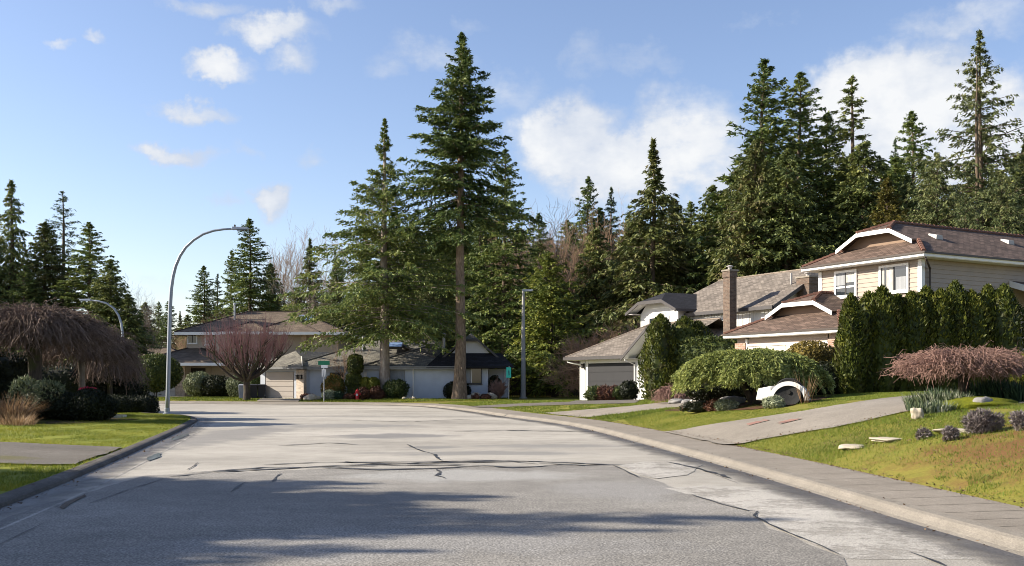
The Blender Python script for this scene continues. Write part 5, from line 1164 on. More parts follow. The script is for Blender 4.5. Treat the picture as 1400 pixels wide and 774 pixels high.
cols_ = [(1164, 404, 33.2, .54), (1187, 401, 33.8, .7), (1206, 393, 33.6, .68), (1227, 404, 33.9, .72), (1247, 400, 33.7, .7), (1266, 394, 33.9, .7), (1286, 397, 33.7, .68), (1306, 386, 33.9, .7), (1328, 399, 33.7, .7), (1351, 391, 33.9, .7), (1373, 391, 33.6, .7)]
for i, (a, b, Y, r_) in enumerate(cols_):
    pre = {0: 'leftmost emerald cedar, brightest from the side sun, in the tall row before the beige house', 10: 'last emerald cedar on the right of the tall row before the beige house'}.get(i, '%s emerald cedar from the left in the tall row before the beige house' % ORD[i])
    column('emerald_cedar', a, b, Y, r_, pre, 'emerald cedars in a row before the beige house', 60+i, ntip=1+i % 2)
column('golden_shrub', 1404, 484, 29, .42, 'golden clipped shrub at the right picture edge beyond the russet weeping tree', None, 90, GLOB, 2600, (.12, .07), 0)
column('emerald_cedar', 903, 431, 46.5, .95, 'front emerald cedar of the stout pair left of the laurel hedge', 'stout cedar pair by the grey house', 81, n=8000, ntip=2)
column('emerald_cedar', 936, 434, 47.2, 1.25, 'rear emerald cedar of the stout pair, against the laurel hedge', 'stout cedar pair by the grey house', 82, n=8000, ntip=2)
x = X_at(968, 45.5); plant('laurel_hedge', x, 45.8, [(0, 0, 1.25, 1.6, .8, 1.55)], 6500, (.18, .09), SHRUB, 'clipped laurel hedge between the stout cedars and the beige garage', 'hedge', p=5, amp=.05, rz=-.5)
x = X_at(1106, 35.5); plant('ochre_dome', x, 35.4, [(0, 0, .75, 1.0, .95, 1.18)], 9000, (.09, .05), OCHR, 'large clipped ochre dome shrub beside the beige garage door', amp=.04, p=2.4)

# spreading juniper
def juniper(name, x, y, rx, ry, ztop, n, label, leaf, seed):
    rg = np.random.default_rng(seed); zb = h(x, y); r = empty(name, (x, y, zb-.02), 0, label, 'shrub')
    k = 430; a = rg.uniform(0, 6.28, k); e = np.sqrt(rg.uniform(.03, 1, k)); S = 8; s = np.linspace(.05, 1, S)[None]
    bump = 1+.03*np.sin(a*3+.6)+.03*np.sin(a*7+2); rad = e[:, None]*s
    zz = ztop*(.4+.5*np.sqrt(np.clip(1-rad**2*.96, 0, 1))) - .45*ztop*np.maximum(0, s-.6)**1.5*rg.uniform(.2, 1.6, (k, 1))*2 + .06*rg.normal(size=(k, 1)) - .5*(1-np.minimum(1, s*3))
    P = np.stack([np.cos(a)[:, None]*rad*rx*bump[:, None], np.sin(a)[:, None]*rad*ry*bump[:, None], zz], -1)
    tp = [tubes(P, np.linspace(.035, .006, S)[None]*np.ones((k, 1)), 3)]
    for q in range(4):
        aa = q*1.57+.5; tp.append(tubes(np.array([[(.05*q, .04*q, -.1), (.16*math.cos(aa), .1*math.sin(aa), .4), (.55*math.cos(aa)*rx*.5, .5*math.sin(aa), ztop*.62), (rx*.55*math.cos(aa), ry*.5*math.sin(aa), ztop*.8)]]), np.array([[.14, .1, .06, .03]]), 8))
    link('trunk', np_mesh('trunk', *join(tp), BARKD, True), r)
    bi = rg.integers(0, k, n); f = rg.random(n)**.6*(S-1.01); fi = f.astype(int); fr = (f-fi)[:, None]
    p0 = P[bi, fi]*(1-fr)+P[bi, fi+1]*fr; d = nrm(P[bi, fi+1]-P[bi, fi]); sdv = np.cross(d, [0, 0, 1.])*rg.normal(0, .9, (n, 1))
    D = d*.8+sdv*.6+rg.normal(0, .42, (n, 3))+np.array([0, 0, .12]); off = sdv*.17+np.array([0, 0, 1])*rg.uniform(-.07, .12, (n, 1))
    link('foliage', np_mesh('foliage', *cards(p0+off, D, np.array([0, 0, 1.])+rg.normal(0, .55, (n, 3)), .13*rg.uniform(.6, 1.4, n), .04*rg.uniform(.7, 1.4, n)), leaf), r)
    return r
xj = X_at(1028, 31.8); juniper('spreading_juniper', xj, 31.8, 2.62, 1.8, 1.74, 170000, 'wide umbrella-shaped green juniper on the mulch bed in front of the beige garage', JUN, 71)

# weeping and vase-shaped leafless trees
xw = X_at(1318, 22.6); weeping('weeping_maple', xw, 22.6, 1.0, 1.42, 1.3, .18, .05, 2800, 'low flat-topped russet weeping tree on the mossy mound by the driveway', TWR, .13, BARKD, 41, .007, wig=.045, ring=.26, zlow=.62, flatness=2.4)
weeping('weeping_cherry', X_at(48, 37.2), 37.2, 3.05, 2.5, 2.1, 1.0, .2, 3600, 'large dark weeping tree, its thick trunk the leftmost, with a broad dome of brown twigs', TWW, .26, BARKD, 42, .013, wig=.09, ring=.4, zlow=2.1)
weeping('weeping_cherry', X_at(112, 42), 42, 2.75, 1.9, 2.0, .9, .3, 2600, 'smaller dark weeping tree with slim pale trunk, right of the largest one', TWW, .14, TWG, 43, .013, wig=.09, ring=.4, zlow=1.8)
weeping('weeping_cherry', X_at(150, 50), 50, 2.5, 1.25, 1.7, .85, .6, 2000, 'dark weeping tree reaching nearly to the ground below the far street lamp', TWW, .14, BARKD, 44, .014, wig=.08, ring=.5, zlow=.9)
weeping('laceleaf_maple', X_at(922, 40), 40, .5, .9, .8, .15, .35, 700, 'little russet laceleaf tree between the stout cedars and the juniper', TWR, .05, BARKD, 45, .008, ring=.2, zlow=.1)
def vase(name, x, y, hh, rr, seed, label, mat):
    rg = np.random.default_rng(seed); zb = h(x, y); r = empty(name, (x, y, zb-.03), 0, label, 'tree'); tp, tw = [], []
    zf = hh*.2; tp.append(tubes(np.array([[(0, 0, -.1), (.02, 0, zf*.5), (0, 0, zf)]]), np.array([[.3, .22, .24]]), 10))
    k = 26; a = np.arange(k)*2.4; e = .35+.65*np.sqrt(rg.random(k)); S = 6; s = np.linspace(0, 1, S)[None]
    P = np.stack([np.cos(a)[:, None]*e[:, None]*rr*.85*s**.8, np.sin(a)[:, None]*e[:, None]*rr*.85*s**.8, zf+(hh*.42-zf*.2)*s**1.1*(1.15-.45*e[:, None])], -1)+np.cumsum(rg.normal(0, .06, (k, S, 3)), 1)
    tp.append(tubes(P, np.linspace(.11, .03, S)[None]*np.ones((k, 1)), 6))
    k2 = 190; b = rg.integers(0, k, k2); j = rg.integers(2, S, k2); q = P[b, j]; out = nrm(q*np.array([1, 1, 0])+1e-6)
    d = nrm(out*rg.uniform(.1, 1, (k2, 1))+np.array([0, 0, .75])+rg.normal(0, .35, (k2, 3))); l = rg.uniform(.5, 1.1, (k2, 1, 1))*rr*.33; s4 = np.linspace(0, 1, 4)[None, :, None]
    P2 = q[:, None]+d[:, None]*l*s4+np.array([0, 0, .2])*l*s4**2; tp.append(tubes(P2, np.linspace(.035, .014, 4)[None]*np.ones((k2, 1)), 4))
    link('trunk', np_mesh('trunk', *join(tp), BARKD, True), r)
    n = 900; b = rg.integers(0, k2, n); j = rg.integers(1, 4, n); q = P2[b, j]; out = nrm(q*np.array([1, 1, 0])+1e-6); rad = np.linalg.norm(q[:, :2], axis=1)
    d = nrm(out*rg.uniform(-.1, .42, (n, 1))+np.array([0, 0, 1])+rg.normal(0, .13, (n, 3))); zmax = zf+(hh-zf)*np.sqrt(np.clip(1-(rad/(rr*1.12))**2.4, .04, 1)); l = np.clip(zmax-q[:, 2], .25, 2.4)*rg.uniform(.55, 1.08, n)
    P3 = q[:, None]+d[:, None]*l[:, None, None]*s4+np.cumsum(rg.normal(0, .025, (n, 4, 3)), 1)
    tw.append(tubes(P3, np.array([[.015, .012, .009, .006]])*rg.uniform(.8, 1.3, (n, 1)), 3))
    link('crown', np_mesh('crown', *join(tw), mat), r)
    return r
vase('vase_cherry', X_at(337, 71.6), 71.6, 7.0, 3.15, 46, 'vase-shaped tree with upright plum-coloured bare twigs in front of the brown house', TWP)
put_tree(bare_mesh('bare_sapling', 5, 57, 5, (7, 5, 4, 3), .6, .1, .05, .6, .2, .6, TWT, .009, clear=.3), X_at(468, 73.4), 73.4, 4.6, 'slim bare sapling before the bungalow roof beside the street name sign')
put_tree(bare_mesh('twiggy_shrub', 2, 58, 4, (30, 8, 6), .55, .12, .05, .9, .15, .22, TWR, .012, clear=.02), X_at(683, 72.6), 72.6, 1.75, 'russet leafless upright shrub beside the teal sign', cat='shrub')
# ------------------------------------------------------------------ street lamps and signs
M_pole = pbr('pole_grey', (.26, .285, .32), .45, .08, 1.5, 0, 20, .35)
M_pole2 = pbr('weathered_pole', (.34, .33, .31), .6, .12, 1.5, 0, 20, .2)
M_green = pbr('sign_green', (.012, .16, .075), .45, .05)
M_teal = pbr('sign_teal', (.03, .5, .4), .4, .05)
M_teald = pbr('sign_dark_teal', (.01, .17, .17), .5)
M_red = pbr('hydrant_red', (.42, .012, .018), .4, .12, 6)
M_bin = pbr('bin_grey', (.3, .32, .36), .55); M_bind = pbr('bin_black', (.02, .02, .022), .5)
M_rock = pbr('grey_stone', (.2, .19, .18), .9, .35, 3, .5, 18)
M_rockl = pbr('pale_stone', (.46, .43, .38), .9, .2, 3, .5, 18)
M_rockd = pbr('dark_stone', (.085, .08, .075), .9, .3, 3, .3, 14)
M_flag = pbr('flagstone', (.38, .33, .25), .9, .25, 4, .4, 25)
M_paver = brick('red_paver', (.2, .1, .075), (.28, .15, .11), (.2, .17, .14), .2, .1)

def arch_lamp(name, x, y, pts, r0, r1, label, head_dir, group):
    zb = h(x, y); r = empty(name, (x, y, zb), 0, label, 'street lamp', group)
    m = MB(); n = len(pts); m.path([(p[0], p[1], p[2]) for p in pts], [r0+(r1-r0)*min(1, i/(n-1)) for i in range(n)], 10); m.build('pole', M_pole, r, smooth=True)
    b = MB(); b.lathe([(r0*1.9, -.05), (r0*1.9, .06), (r0*1.25, .1), (r0*1.2, .28), (r0*1.05, .3)], 12); b.build('base', M_pole, r, smooth=False)
    hp = MB(); t = pts[-1]; hd = Vector(head_dir).normalized(); nn = Vector((-hd.y, hd.x, 0))
    def P(a, s, z): q = Vector(t)+hd*a+nn*s; return (q.x, q.y, q.z+z)
    hp.hexa([P(-.12, -.1, -.05), P(-.12, .1, -.05), P(.62, .13, -.02), P(.62, -.13, -.02)][::1], [P(-.12, -.07, .1), P(-.12, .07, .1), P(.6, .08, .08), P(.6, -.08, .08)]); L_ = hp.build('lamp_head', M_pole, r, bevel=.015)
    c = MB(); c.lathe([(.04, .1), (.045, .17), (.02, .2)], 8, (t[0], t[1], t[2])); c.build('photocell', M_lamp, L_)
    g = MB(); g.hexa([P(.1, -.08, -.075), P(.1, .08, -.075), P(.54, .09, -.05), P(.54, -.09, -.05)], [P(.1, -.08, -.045), P(.1, .08, -.045), P(.54, .09, -.02), P(.54, -.09, -.02)]); g.build('lens', M_glass, L_)
    return r
def arch_pts(S, top, reach, dx, dy, zs, n=14, bend=1.0):
    """straight shaft to zs, then a quarter arc over to the arm"""
    out = [(0, 0, 0), (0, 0, zs*.5), (0, 0, zs)]
    for i in range(1, n+1):
        a = i/n*PI/2*bend; out.append((dx*reach*(1-math.cos(a)), dy*reach*(1-math.cos(a)), zs+(top-zs)*math.sin(a)))
    return out
Y1 = 45.4; x1 = X_at(228.5, Y1); z1 = h(x1, Y1); top1 = Z_at(313, Y1)-z1
pts = [(0, 0, 0)] + [(X_at(a, Y1)-x1, 0, Z_at(b, Y1)-z1) for a, b in ((229.5, 540), (231, 480), (232.5, 420), (234, 395), (236.5, 378), (240, 364), (246, 350), (254, 338), (265, 328), (278, 320), (292, 315.5), (306, 313.5), (321, 313))]
arch_lamp('street_lamp', x1, Y1, pts, .1, .045, 'tall curved-arm grey street lamp on the left lawn corner, nearest of the lamps', (1, .05, 0), 'curved-arm street lamps')
Y2 = 66.0; x2 = X_at(168, Y2); z2 = h(x2, Y2)
pts = [(0, 0, 0)] + [(X_at(a, Y2)-x2, 0, Z_at(b, Y2)-z2) for a, b in ((168, 520), (168, 480), (167.5, 455), (166, 443), (162, 431), (155, 421), (146, 415), (134, 411.5), (122, 410.5))]
arch_lamp('street_lamp', x2, Y2, pts, .1, .05, 'farther curved-arm street lamp rising behind the left weeping trees, arm to the left', (-1, .05, 0), 'curved-arm street lamps')
Y3 = 76.0; x3 = X_at(715.5, Y3); z3 = h(x3, Y3); t3 = Z_at(397, Y3)-z3
r = empty('lamp_post', (x3, Y3, z3), 0, 'plain straight lamp post with short flat head beside the board fence', 'street lamp')
m = MB(); m.path([(0, 0, -.1), (0, 0, t3*.4), (0, 0, t3)], [.2, .165, .1], 12); m.build('pole', M_pole2, r)
m = MB(); m.lathe([(.32, -.05), (.32, .05), (.22, .09), (.21, .4)], 12); m.build('base', M_pole2, r)
m = MB(); m.hexa([(-.1, -.12, t3-.05), (.1, -.12, t3-.1), (.75, -.16, t3-.02), (.75, .16, t3-.02)], [(-.1, -.1, t3+.06), (.1, -.1, t3+.08), (.72, -.12, t3+.08), (.72, .12, t3+.08)]); L_ = m.build('lamp_head', M_pole, r)
m = MB(); m.box(.25, .68, -.1, .1, t3-.1, t3-.06); m.build('lens', M_glass, L_)

Ys = 69.4; xs = X_at(443, Ys); zs = h(xs, Ys); zz = lambda p: Z_at(p, Ys)-zs
r = empty('street_name_sign', (xs, Ys, zs), 0, 'green street name sign with white plate on a thin post before the bungalow', 'sign')
m = MB(); m.path([(0, 0, -.2), (0, 0, zz(495))], .036, 8); m.build('post', M_metal, r)
m = MB(); m.box(-.4, .4, -.052, -.037, zz(499), zz(493.6)); m.build('name_blade', M_green, r)
m = MB(); m.box(-.19, .26, -.056, -.038, zz(503.2), zz(499)-.01); m.build('white_plate', M_white, r)
m = MB(); c0, c1 = zz(515), zz(503.6); hh_ = (c1-c0)/2; cz = (c0+c1)/2
for sx_ in (-.085, .085):
    m = MB(); m.hexa([(sx_-.07, -.05, cz-hh_), (sx_+.0, -.02, cz-hh_), (sx_+.0, -.0, cz-hh_), (sx_-.07, -.03, cz-hh_)], [(sx_-.07, -.05, cz+hh_*.85), (sx_+.07, .02, cz+hh_*.7), (sx_+.07, .04, cz+hh_*.7), (sx_-.07, -.03, cz+hh_*.85)])
    m.build('edge_on_board', M_white, r)
Yt = 71.0; xt = X_at(695.5, Yt); ztg = h(xt, Yt); zz = lambda p: Z_at(p, Yt)-ztg
r = empty('teal_sign', (xt, Yt, ztg), .0, 'bright teal rectangular sign with a darker figure on a thin post right of the bungalow', 'sign')
m = MB(); m.path([(0, 0, -.2), (.03, 0, zz(501))], .032, 8); m.build('post', M_metal, r)
m = MB(); zb_, zt_ = zz(516.5), zz(502.3); m.box(-.17, .17, -.05, -.035, zb_, zt_); sb_ = m.build('sign_board', M_teal, r, bevel=.006)
m = MB(); cz = (zb_+zt_)/2; yy = -.053    # simple standing figure
for q in ([(-.035, .13), (.035, .13), (.035, .2), (-.035, .2)], [(-.06, -.02), (.06, -.02), (.05, .11), (-.05, .11)], [(-.055, -.2), (-.015, -.2), (.0, -.02), (-.05, -.02)], [(.03, -.2), (.075, -.2), (.05, -.02), (.005, -.02)]):
    m.face([(a, yy, cz+b) for a, b in q])
m.build('figure', M_teald, sb_)

Yh = 70.8; xh = X_at(488.5, Yh)
r = empty('fire_hydrant', (xh, Yh, h(xh, Yh)), 0, 'small red fire hydrant on the grass verge before the bungalow shrubs', 'hydrant')
m = MB(); m.lathe([(.17, -.05), (.17, .05), (.115, .07), (.11, .48), (.15, .5), (.15, .55)], 14); m.build('barrel', M_red, r, smooth=False)
m = MB(); m.lathe([(.145, .552), (.13, .62), (.09, .68), (.04, .71), (.035, .77), (.0, .78)], 14); m.build('bonnet', M_red, r, smooth=True)
for s in (-1, 1):
    m = MB(); m.path([(s*.1, 0, .4), (s*.2, 0, .4)], .055, 10); m.path([(s*.2, 0, .4), (s*.24, 0, .4)], .07, 8); m.build('outlet_cap', M_red, r)
m = MB(); m.path([(0, -.09, .36), (0, -.22, .36)], .08, 12); m.build('pumper_cap', pbr('hydrant_silver', (.6, .58, .58), .4), r)

def bin_(px, Y, label, mat, wd=.55, hh_=1.0):
    x = X_at(px, Y); r = empty('wheelie_bin', (x, Y, h(x, Y)), .2, label, 'bin', 'bins by the bungalow garage')
    m = MB(); a, b = wd/2*.84, wd/2; m.hexa([(-a, -a, .06), (a, -a, .06), (a, a, .06), (-a, a, .06)], [(-b, -b, hh_), (b, -b, hh_), (b, b, hh_), (-b, b, hh_)]); m.build('body', mat, r, bevel=.02)
    m = MB(); m.hexa([(-b-.03, -b-.05, hh_+.002), (b+.03, -b-.05, hh_+.002), (b+.03, b+.03, hh_+.002), (-b-.03, b+.03, hh_+.002)], [(-b+.02, -b, hh_+.06), (b-.02, -b, hh_+.06), (b-.02, b, hh_+.1), (-b+.02, b, hh_+.1)]); m.build('lid', mat, r, bevel=.01)
    for s in (-1, 1):
        m = MB(); m.path([(s*a-s*.02, a+.02, .1), (s*a+s*.05, a+.02, .1)], .1, 12); m.build('wheel', M_bind, r)
bin_(331.5, 74.6, 'light grey wheelie bin left of the vase-shaped tree trunk', M_bin)
bin_(347, 75.0, 'black wheelie bin just right of the vase-shaped tree trunk', M_bind)
bin_(357.5, 75.2, 'black wheelie bin closest to the beige garage door', M_bind)

# ------------------------------------------------------------------ rocks, stones, beds
def rock(px, Y, rx, ry, rz_, label, mat, seed, cat='rock', group=None, name='rock', sink=.15, p=2.3):
    x = X_at(px, Y); V, Q = cubesphere(p); V = V*np.array([rx, ry, rz_])*(1+.13*wob(V*2.2, seed, .9)+.05*wob(V*6, seed+1, 1.2))[:, None]
    V[:, 2] += rz_*(1-2*sink)
    o = link(name, np_mesh(name, V, Q, mat, True), None, (x, Y, h(x, Y)), seed*.7)
    return tag(o, label, cat, group)
def bed(pts, mat=M_soil, name='planting_bed', zo=.02): return region(name, pts, mat, zo, .3, jit=.03)
bed([hit(*q) for q in ((908,562.5),(940,562.5),(985,563),(1030,560.5),(1078,555),(1108,550.5),(1128,546))] + [(11,33.5)] + [hit(*q) for q in ((1040,543.5),(980,546.5),(930,553.5))], M_bark)
bed([(8.4,23.2),(9.4,21.6),(10.6,20.9),(13,20.6),(15,21.4),(15,24.2),(12,24.2),(9.6,23.9)], M_soil)
bed([(-26.5,74.5),(-12.0,71.6),(-2.5,71.0),(-1.5,73.6),(-8,73.9),(-14.8,74.2)], M_soil)
bed([(-22,30),(-18,29.6),(-14.6,33.6),(-14.4,38.5),(-22,42)], M_soil)
# small white cart with a rounded fender over its dark wheel
xq, yq = X_at(1079, 29.2), 29.2; sh = empty('utility_cart', (xq, yq, h(xq, yq)-.03), -.42, 'small white vehicle with rounded fender over a dark wheel, half hidden under the spreading juniper', 'vehicle'); sh.scale = (.84, .84, .84)
m = MB(); N_ = 18; ro, ri = .68, .53
q = lambda r_, a, y: (r_*math.cos(a), y, .2+r_*math.sin(a)*.97)
for i in range(N_):
    a0, a1 = PI*(1-i/N_), PI*(1-(i+1)/N_)
    m.hexa([q(ri, a0, -.2), q(ri, a1, -.2), q(ri, a1, .3), q(ri, a0, .3)], [q(ro, a0, -.2), q(ro, a1, -.2), q(ro, a1, .3), q(ro, a0, .3)])
m.build('fender', M_white, sh, merge=True)
m = MB(); m.hexa([(-1.12, -.17, .2), (-.66, -.17, .18), (-.66, .9, .18), (-1.12, .9, .2)], [(-1.05, -.15, .6), (-.58, -.15, .7), (-.58, .9, .7), (-1.05, .9, .6)]); m.box(-.62, .35, .31, .9, .25, .6); m.build('body', M_white, sh, bevel=.03)
M_tyre = pbr('dark_tyre', (.014, .014, .014), .8, .2, 5, .3, 30)
m = MB(); n_ = 28
for r0, r1, y0_, y1_ in ((.3, .47, -.15, -.19), (.47, .5, -.19, -.15), (.5, .5, -.15, .12), (.0, .3, -.11, -.15)):
    for i in range(n_):
        c0, s0, c1, s1 = math.cos(2*PI*i/n_), math.sin(2*PI*i/n_), math.cos(2*PI*(i+1)/n_), math.sin(2*PI*(i+1)/n_)
        pts_ = [(r0*c0, y0_, .48+r0*s0), (r0*c1, y0_, .48+r0*s1), (r1*c1, y1_, .48+r1*s1), (r1*c0, y1_, .48+r1*s0)]
        m.face(pts_ if r0 else [pts_[0], pts_[2], pts_[3]])
wh = m.build('wheel', M_tyre, sh, merge=True)
m = MB(); m.path([(0, -.1, .48), (0, -.17, .48)], .07, 10); m.build('hub', M_lamp, wh)
rock(1254, hit(1254,573)[1], .12, .1, .12, 'pale square stone block left of the bulbs at the driveway edge', M_flag, 4, sink=.05, p=5)
rock(1345, 21.2, .22, .16, .13, 'rounded grey stone on the mossy mound below the weeping tree', M_rock, 5)
rock(1288, 21.4, .12, .1, .08, 'small pale stone among the bulbs', M_rockl, 6)
for i, (a, Y, s) in enumerate(((957, 36.5, .3), (940, 37.5, .24), (973, 34.2, .2), (925, 39, .25), (1000, 33.2, .35))):
    rock(a, Y, s*1.3, s, s*.5, 'low weathered rock edging the bed left of the juniper', M_rockl if i == 0 else M_rock, 10+i, group='rocks edging the juniper bed')
for i, (a, Y, s) in enumerate(((651, 71.6, .42), (662, 71.8, .3), (671, 71.9, .36), (641, 71.3, .25), (426, 70.6, .34), (434, 70.9, .22), (420, 70.8, .25), (553, 71.2, .16), (561, 71.3, .14), (566, 71.2, .15))):
    rock(a, Y, s*1.2, s, s*.75, 'pale brown garden rock along the front bed of the bungalow', M_flag, 20+i, group='rocks along the bungalow bed')
for i, (a, b, Y, lb) in enumerate(((1166, 613, hit(1168,611)[1], 'flat stepping stone in the right lawn nearest the pavement'), (1214, 604, hit(1214,602)[1], 'flat stepping stone in the right lawn, middle one of three'), (1306, 587, hit(1306,590)[1], 'flat stepping stone in the right lawn beside the large lavender'))):
    rock(a, Y, .34, .24, .04, lb, M_flag, 33+i, 'stepping stone', 'stepping stones in the right lawn', 'stepping_stone', .4, 4)
V, Q = cubesphere(2); V = V*np.array([.95, .75, .2])*(1+.12*wob(V*2, 9, 1.0))[:, None]; xm = X_at(1334, 21.7)
tag(link('moss_mound', np_mesh('moss_mound', V, Q, M_moss, True), None, (xm, 21.7, h(xm, 21.7)+.0)), 'yellow-green moss mound at the foot of the russet weeping tree', 'mound')
for a, b in ((1034, 580), (1077, 578)):
    x, Y = hit(a, b)
    region('brick_inset', [(x-.26, Y-.26), (x+.3, Y-.18), (x+.26, Y+.26), (x-.22, Y+.2)], M_paver, .045, .2)
m = MB(); x = X_at(152, 39); m.box(-.6, .6, -.2, .2, -.05, .1); o = m.build('stone_slab', M_rockl, None, loc=(X_at(150, 39.5), 39.5, h(X_at(150, 39.5), 39.5))); tag(o, 'pale concrete slab on the left lawn beside the dark mounded shrub', 'slab')
m = MB(); m.box(-1.5, 1.5, -.25, .25, -.05, .12); o = m.build('stone_edging', M_rockl, None, loc=(X_at(178, 49.8), 49.6, h(X_at(178, 49.6), 49.6)), rz=.05); tag(o, 'pale stone edging under the flat clipped hedge on the left', 'edging')

# ------------------------------------------------------------------ shrubs
def pl(name, px, Y, rx, ry, rz_, n, card, leaf, label, zc=None, cat='shrub', group=None, extra=(), **kw):
    x = X_at(px, Y); zc = rz_*.85 if zc is None else zc
    return plant(name, x, Y, [(0, 0, zc, rx, ry, rz_)]+list(extra), n, card, leaf, label, cat, group, **kw)
# left foreground
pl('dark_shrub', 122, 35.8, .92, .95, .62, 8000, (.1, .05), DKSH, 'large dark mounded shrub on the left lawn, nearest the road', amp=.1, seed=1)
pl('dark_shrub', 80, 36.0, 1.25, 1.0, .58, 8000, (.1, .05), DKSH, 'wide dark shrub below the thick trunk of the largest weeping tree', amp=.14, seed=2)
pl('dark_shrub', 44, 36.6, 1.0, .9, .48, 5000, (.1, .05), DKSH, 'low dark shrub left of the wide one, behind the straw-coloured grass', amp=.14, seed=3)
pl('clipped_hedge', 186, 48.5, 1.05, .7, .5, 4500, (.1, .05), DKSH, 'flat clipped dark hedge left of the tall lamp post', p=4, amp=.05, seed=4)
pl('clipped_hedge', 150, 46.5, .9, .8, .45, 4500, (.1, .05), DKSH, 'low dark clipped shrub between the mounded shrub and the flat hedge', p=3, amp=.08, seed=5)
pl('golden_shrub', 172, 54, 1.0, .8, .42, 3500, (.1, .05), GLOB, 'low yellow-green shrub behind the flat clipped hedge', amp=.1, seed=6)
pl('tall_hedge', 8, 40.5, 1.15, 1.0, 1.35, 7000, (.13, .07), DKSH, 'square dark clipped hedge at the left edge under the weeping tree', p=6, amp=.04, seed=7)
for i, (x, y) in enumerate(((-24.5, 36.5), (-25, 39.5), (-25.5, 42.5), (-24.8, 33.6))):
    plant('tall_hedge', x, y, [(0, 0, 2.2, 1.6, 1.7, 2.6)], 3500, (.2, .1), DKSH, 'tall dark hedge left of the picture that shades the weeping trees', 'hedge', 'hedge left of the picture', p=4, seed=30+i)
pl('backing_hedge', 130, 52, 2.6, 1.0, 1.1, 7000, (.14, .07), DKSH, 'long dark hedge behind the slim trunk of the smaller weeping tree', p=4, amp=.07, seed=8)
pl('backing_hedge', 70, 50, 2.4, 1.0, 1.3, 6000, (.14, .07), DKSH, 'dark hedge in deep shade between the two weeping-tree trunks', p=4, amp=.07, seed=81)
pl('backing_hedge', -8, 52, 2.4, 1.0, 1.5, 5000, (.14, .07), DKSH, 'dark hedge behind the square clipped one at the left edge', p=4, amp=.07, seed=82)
pl('rhododendron', 33, 34.5, .5, .5, .62, 900, (.17, .055), LTSH, 'pale glossy-leaved shrub left of the thick weeping-tree trunk', zc=.9, core=0, seed=9, out=.9)
pl('rhododendron', 68, 35.5, .55, .5, .5, 700, (.17, .055), LTSH, 'sparse glossy-leaved shrub right of the thick weeping-tree trunk', zc=.95, core=0, seed=10, out=.9)
r = pl('heather', 120, 37.4, .34, .25, .1, 260, (.06, .05), PINKF, 'clump of small red flowers on top of the dark mounded shrub', zc=1.12, cat='flowers', seed=11, stem=True, core=.7)
xg_ = X_at(14, 33); r = empty('dry_grass_clump', (xg_, 33, h(xg_, 33)-.02), 0, 'straw-coloured arching ornamental grass clump at the left edge', 'ornamental grass'); link('blades', blades('blades', 900, .55, .5, .95, .016, STRAW, 5, 1.0, .5), r)
xg_ = X_at(24, 31.5); r = empty('dry_grass_clump', (xg_, 31.5, h(xg_, 31.5)-.02), 0, 'lower russet grass tuft in front of the straw-coloured clump', 'ornamental grass'); link('blades', blades('blades', 350, .5, .4, .45, .014, STRAW, 6, 1.0, .5), r)
# brown house garden
pl('standard_shrub', 213, 77.5, 1.95, 1.6, 1.45, 7000, (.2, .09), SHRUB, 'round green tree-shrub on a short trunk before the brown garage', zc=1.5+.45, amp=.1, seed=12, stemh=.6)
pl('rhododendron', 272, 82.5, 1.25, 1.0, 1.05, 2600, (.22, .09), LTSH, 'light-leaved rhododendron beside the dark door of the brown house', zc=1.0, amp=.1, seed=13)
pl('dark_shrub', 297, 82.3, 1.6, 1.1, .95, 4000, (.18, .08), DKSH, 'dark rounded shrub right of the light-leaved rhododendron', zc=.85, amp=.1, seed=14)
pl('rhododendron', 326, 80.5, 1.0, .9, .9, 2200, (.2, .09), LTSH, 'light-leaved shrub just left of the vase-shaped tree trunk', zc=.9, amp=.1, seed=15)
pl('green_shrub', 346, 80.0, .9, .7, 1.0, 2200, (.2, .09), SHRUB, 'green shrub behind the vase-shaped tree trunk', zc=.9, amp=.1, seed=16)
# bungalow garden
xt_ = X_at(486, 72.4)
r = empty('topiary', (xt_, 72.4, h(xt_, 72.4)-.02), 0, 'tall two-tier clipped topiary with a drum-shaped top before the bungalow', 'topiary')
link('foliage', blob_mesh('topiary', [(0, 0, 2.55, .58, .58, .72), (-.1, -.05, 1.35, .6, .6, .55), (.15, 0, .75, .75, .6, .75)], 6500, (.13, .06), EMER, seed=17, p=3.2, amp=.07), r)
m = MB(); m.path([(0, 0, -.1), (0, 0, 2.4)], .07, 8); m.build('stem', BARKD, r)
pl('globe_shrub', 500, 72.2, .48, .48, .62, 2600, (.1, .05), GLOB, 'left golden-green clipped globe next to the topiary', zc=1.0, p=2.4, amp=.04, seed=18)
pl('globe_shrub', 511, 72.0, .45, .45, .62, 2600, (.1, .05), GLOB, 'right golden-green clipped globe beside the two-tone conifer trunk', zc=1.0, p=2.4, amp=.04, seed=19)
pl('russet_shrub', 497, 71.4, .5, .4, .45, 1200, (.12, .06), REDL, 'russet twiggy shrub below the golden globes', zc=.42, amp=.2, seed=20)
pl('russet_shrub', 515, 71.4, .55, .4, .5, 1300, (.12, .06), REDL, 'russet shrub at the foot of the two-tone conifer', zc=.45, amp=.2, seed=21)
pl('mixed_shrub', 456, 72.4, .85, .7, .95, 3200, (.15, .07), foliage('mixed_leaves', (.04, .06, .012), (.13, .12, .02), (.25, .13, .04), ns=2), 'green and orange tinged shrub right of the street name sign', zc=.85, amp=.15, seed=22)
pl('sage_shrub', 450, 71.2, .55, .45, .36, 1200, (.14, .06), SAGE, 'low grey-leaved shrub at the foot of the street name sign', zc=.32, amp=.15, seed=23)
pl('sage_shrub', 462, 71.2, .45, .4, .32, 1000, (.14, .06), DKBULB, 'low dark strappy shrub right of the grey-leaved one', zc=.3, amp=.15, seed=24)
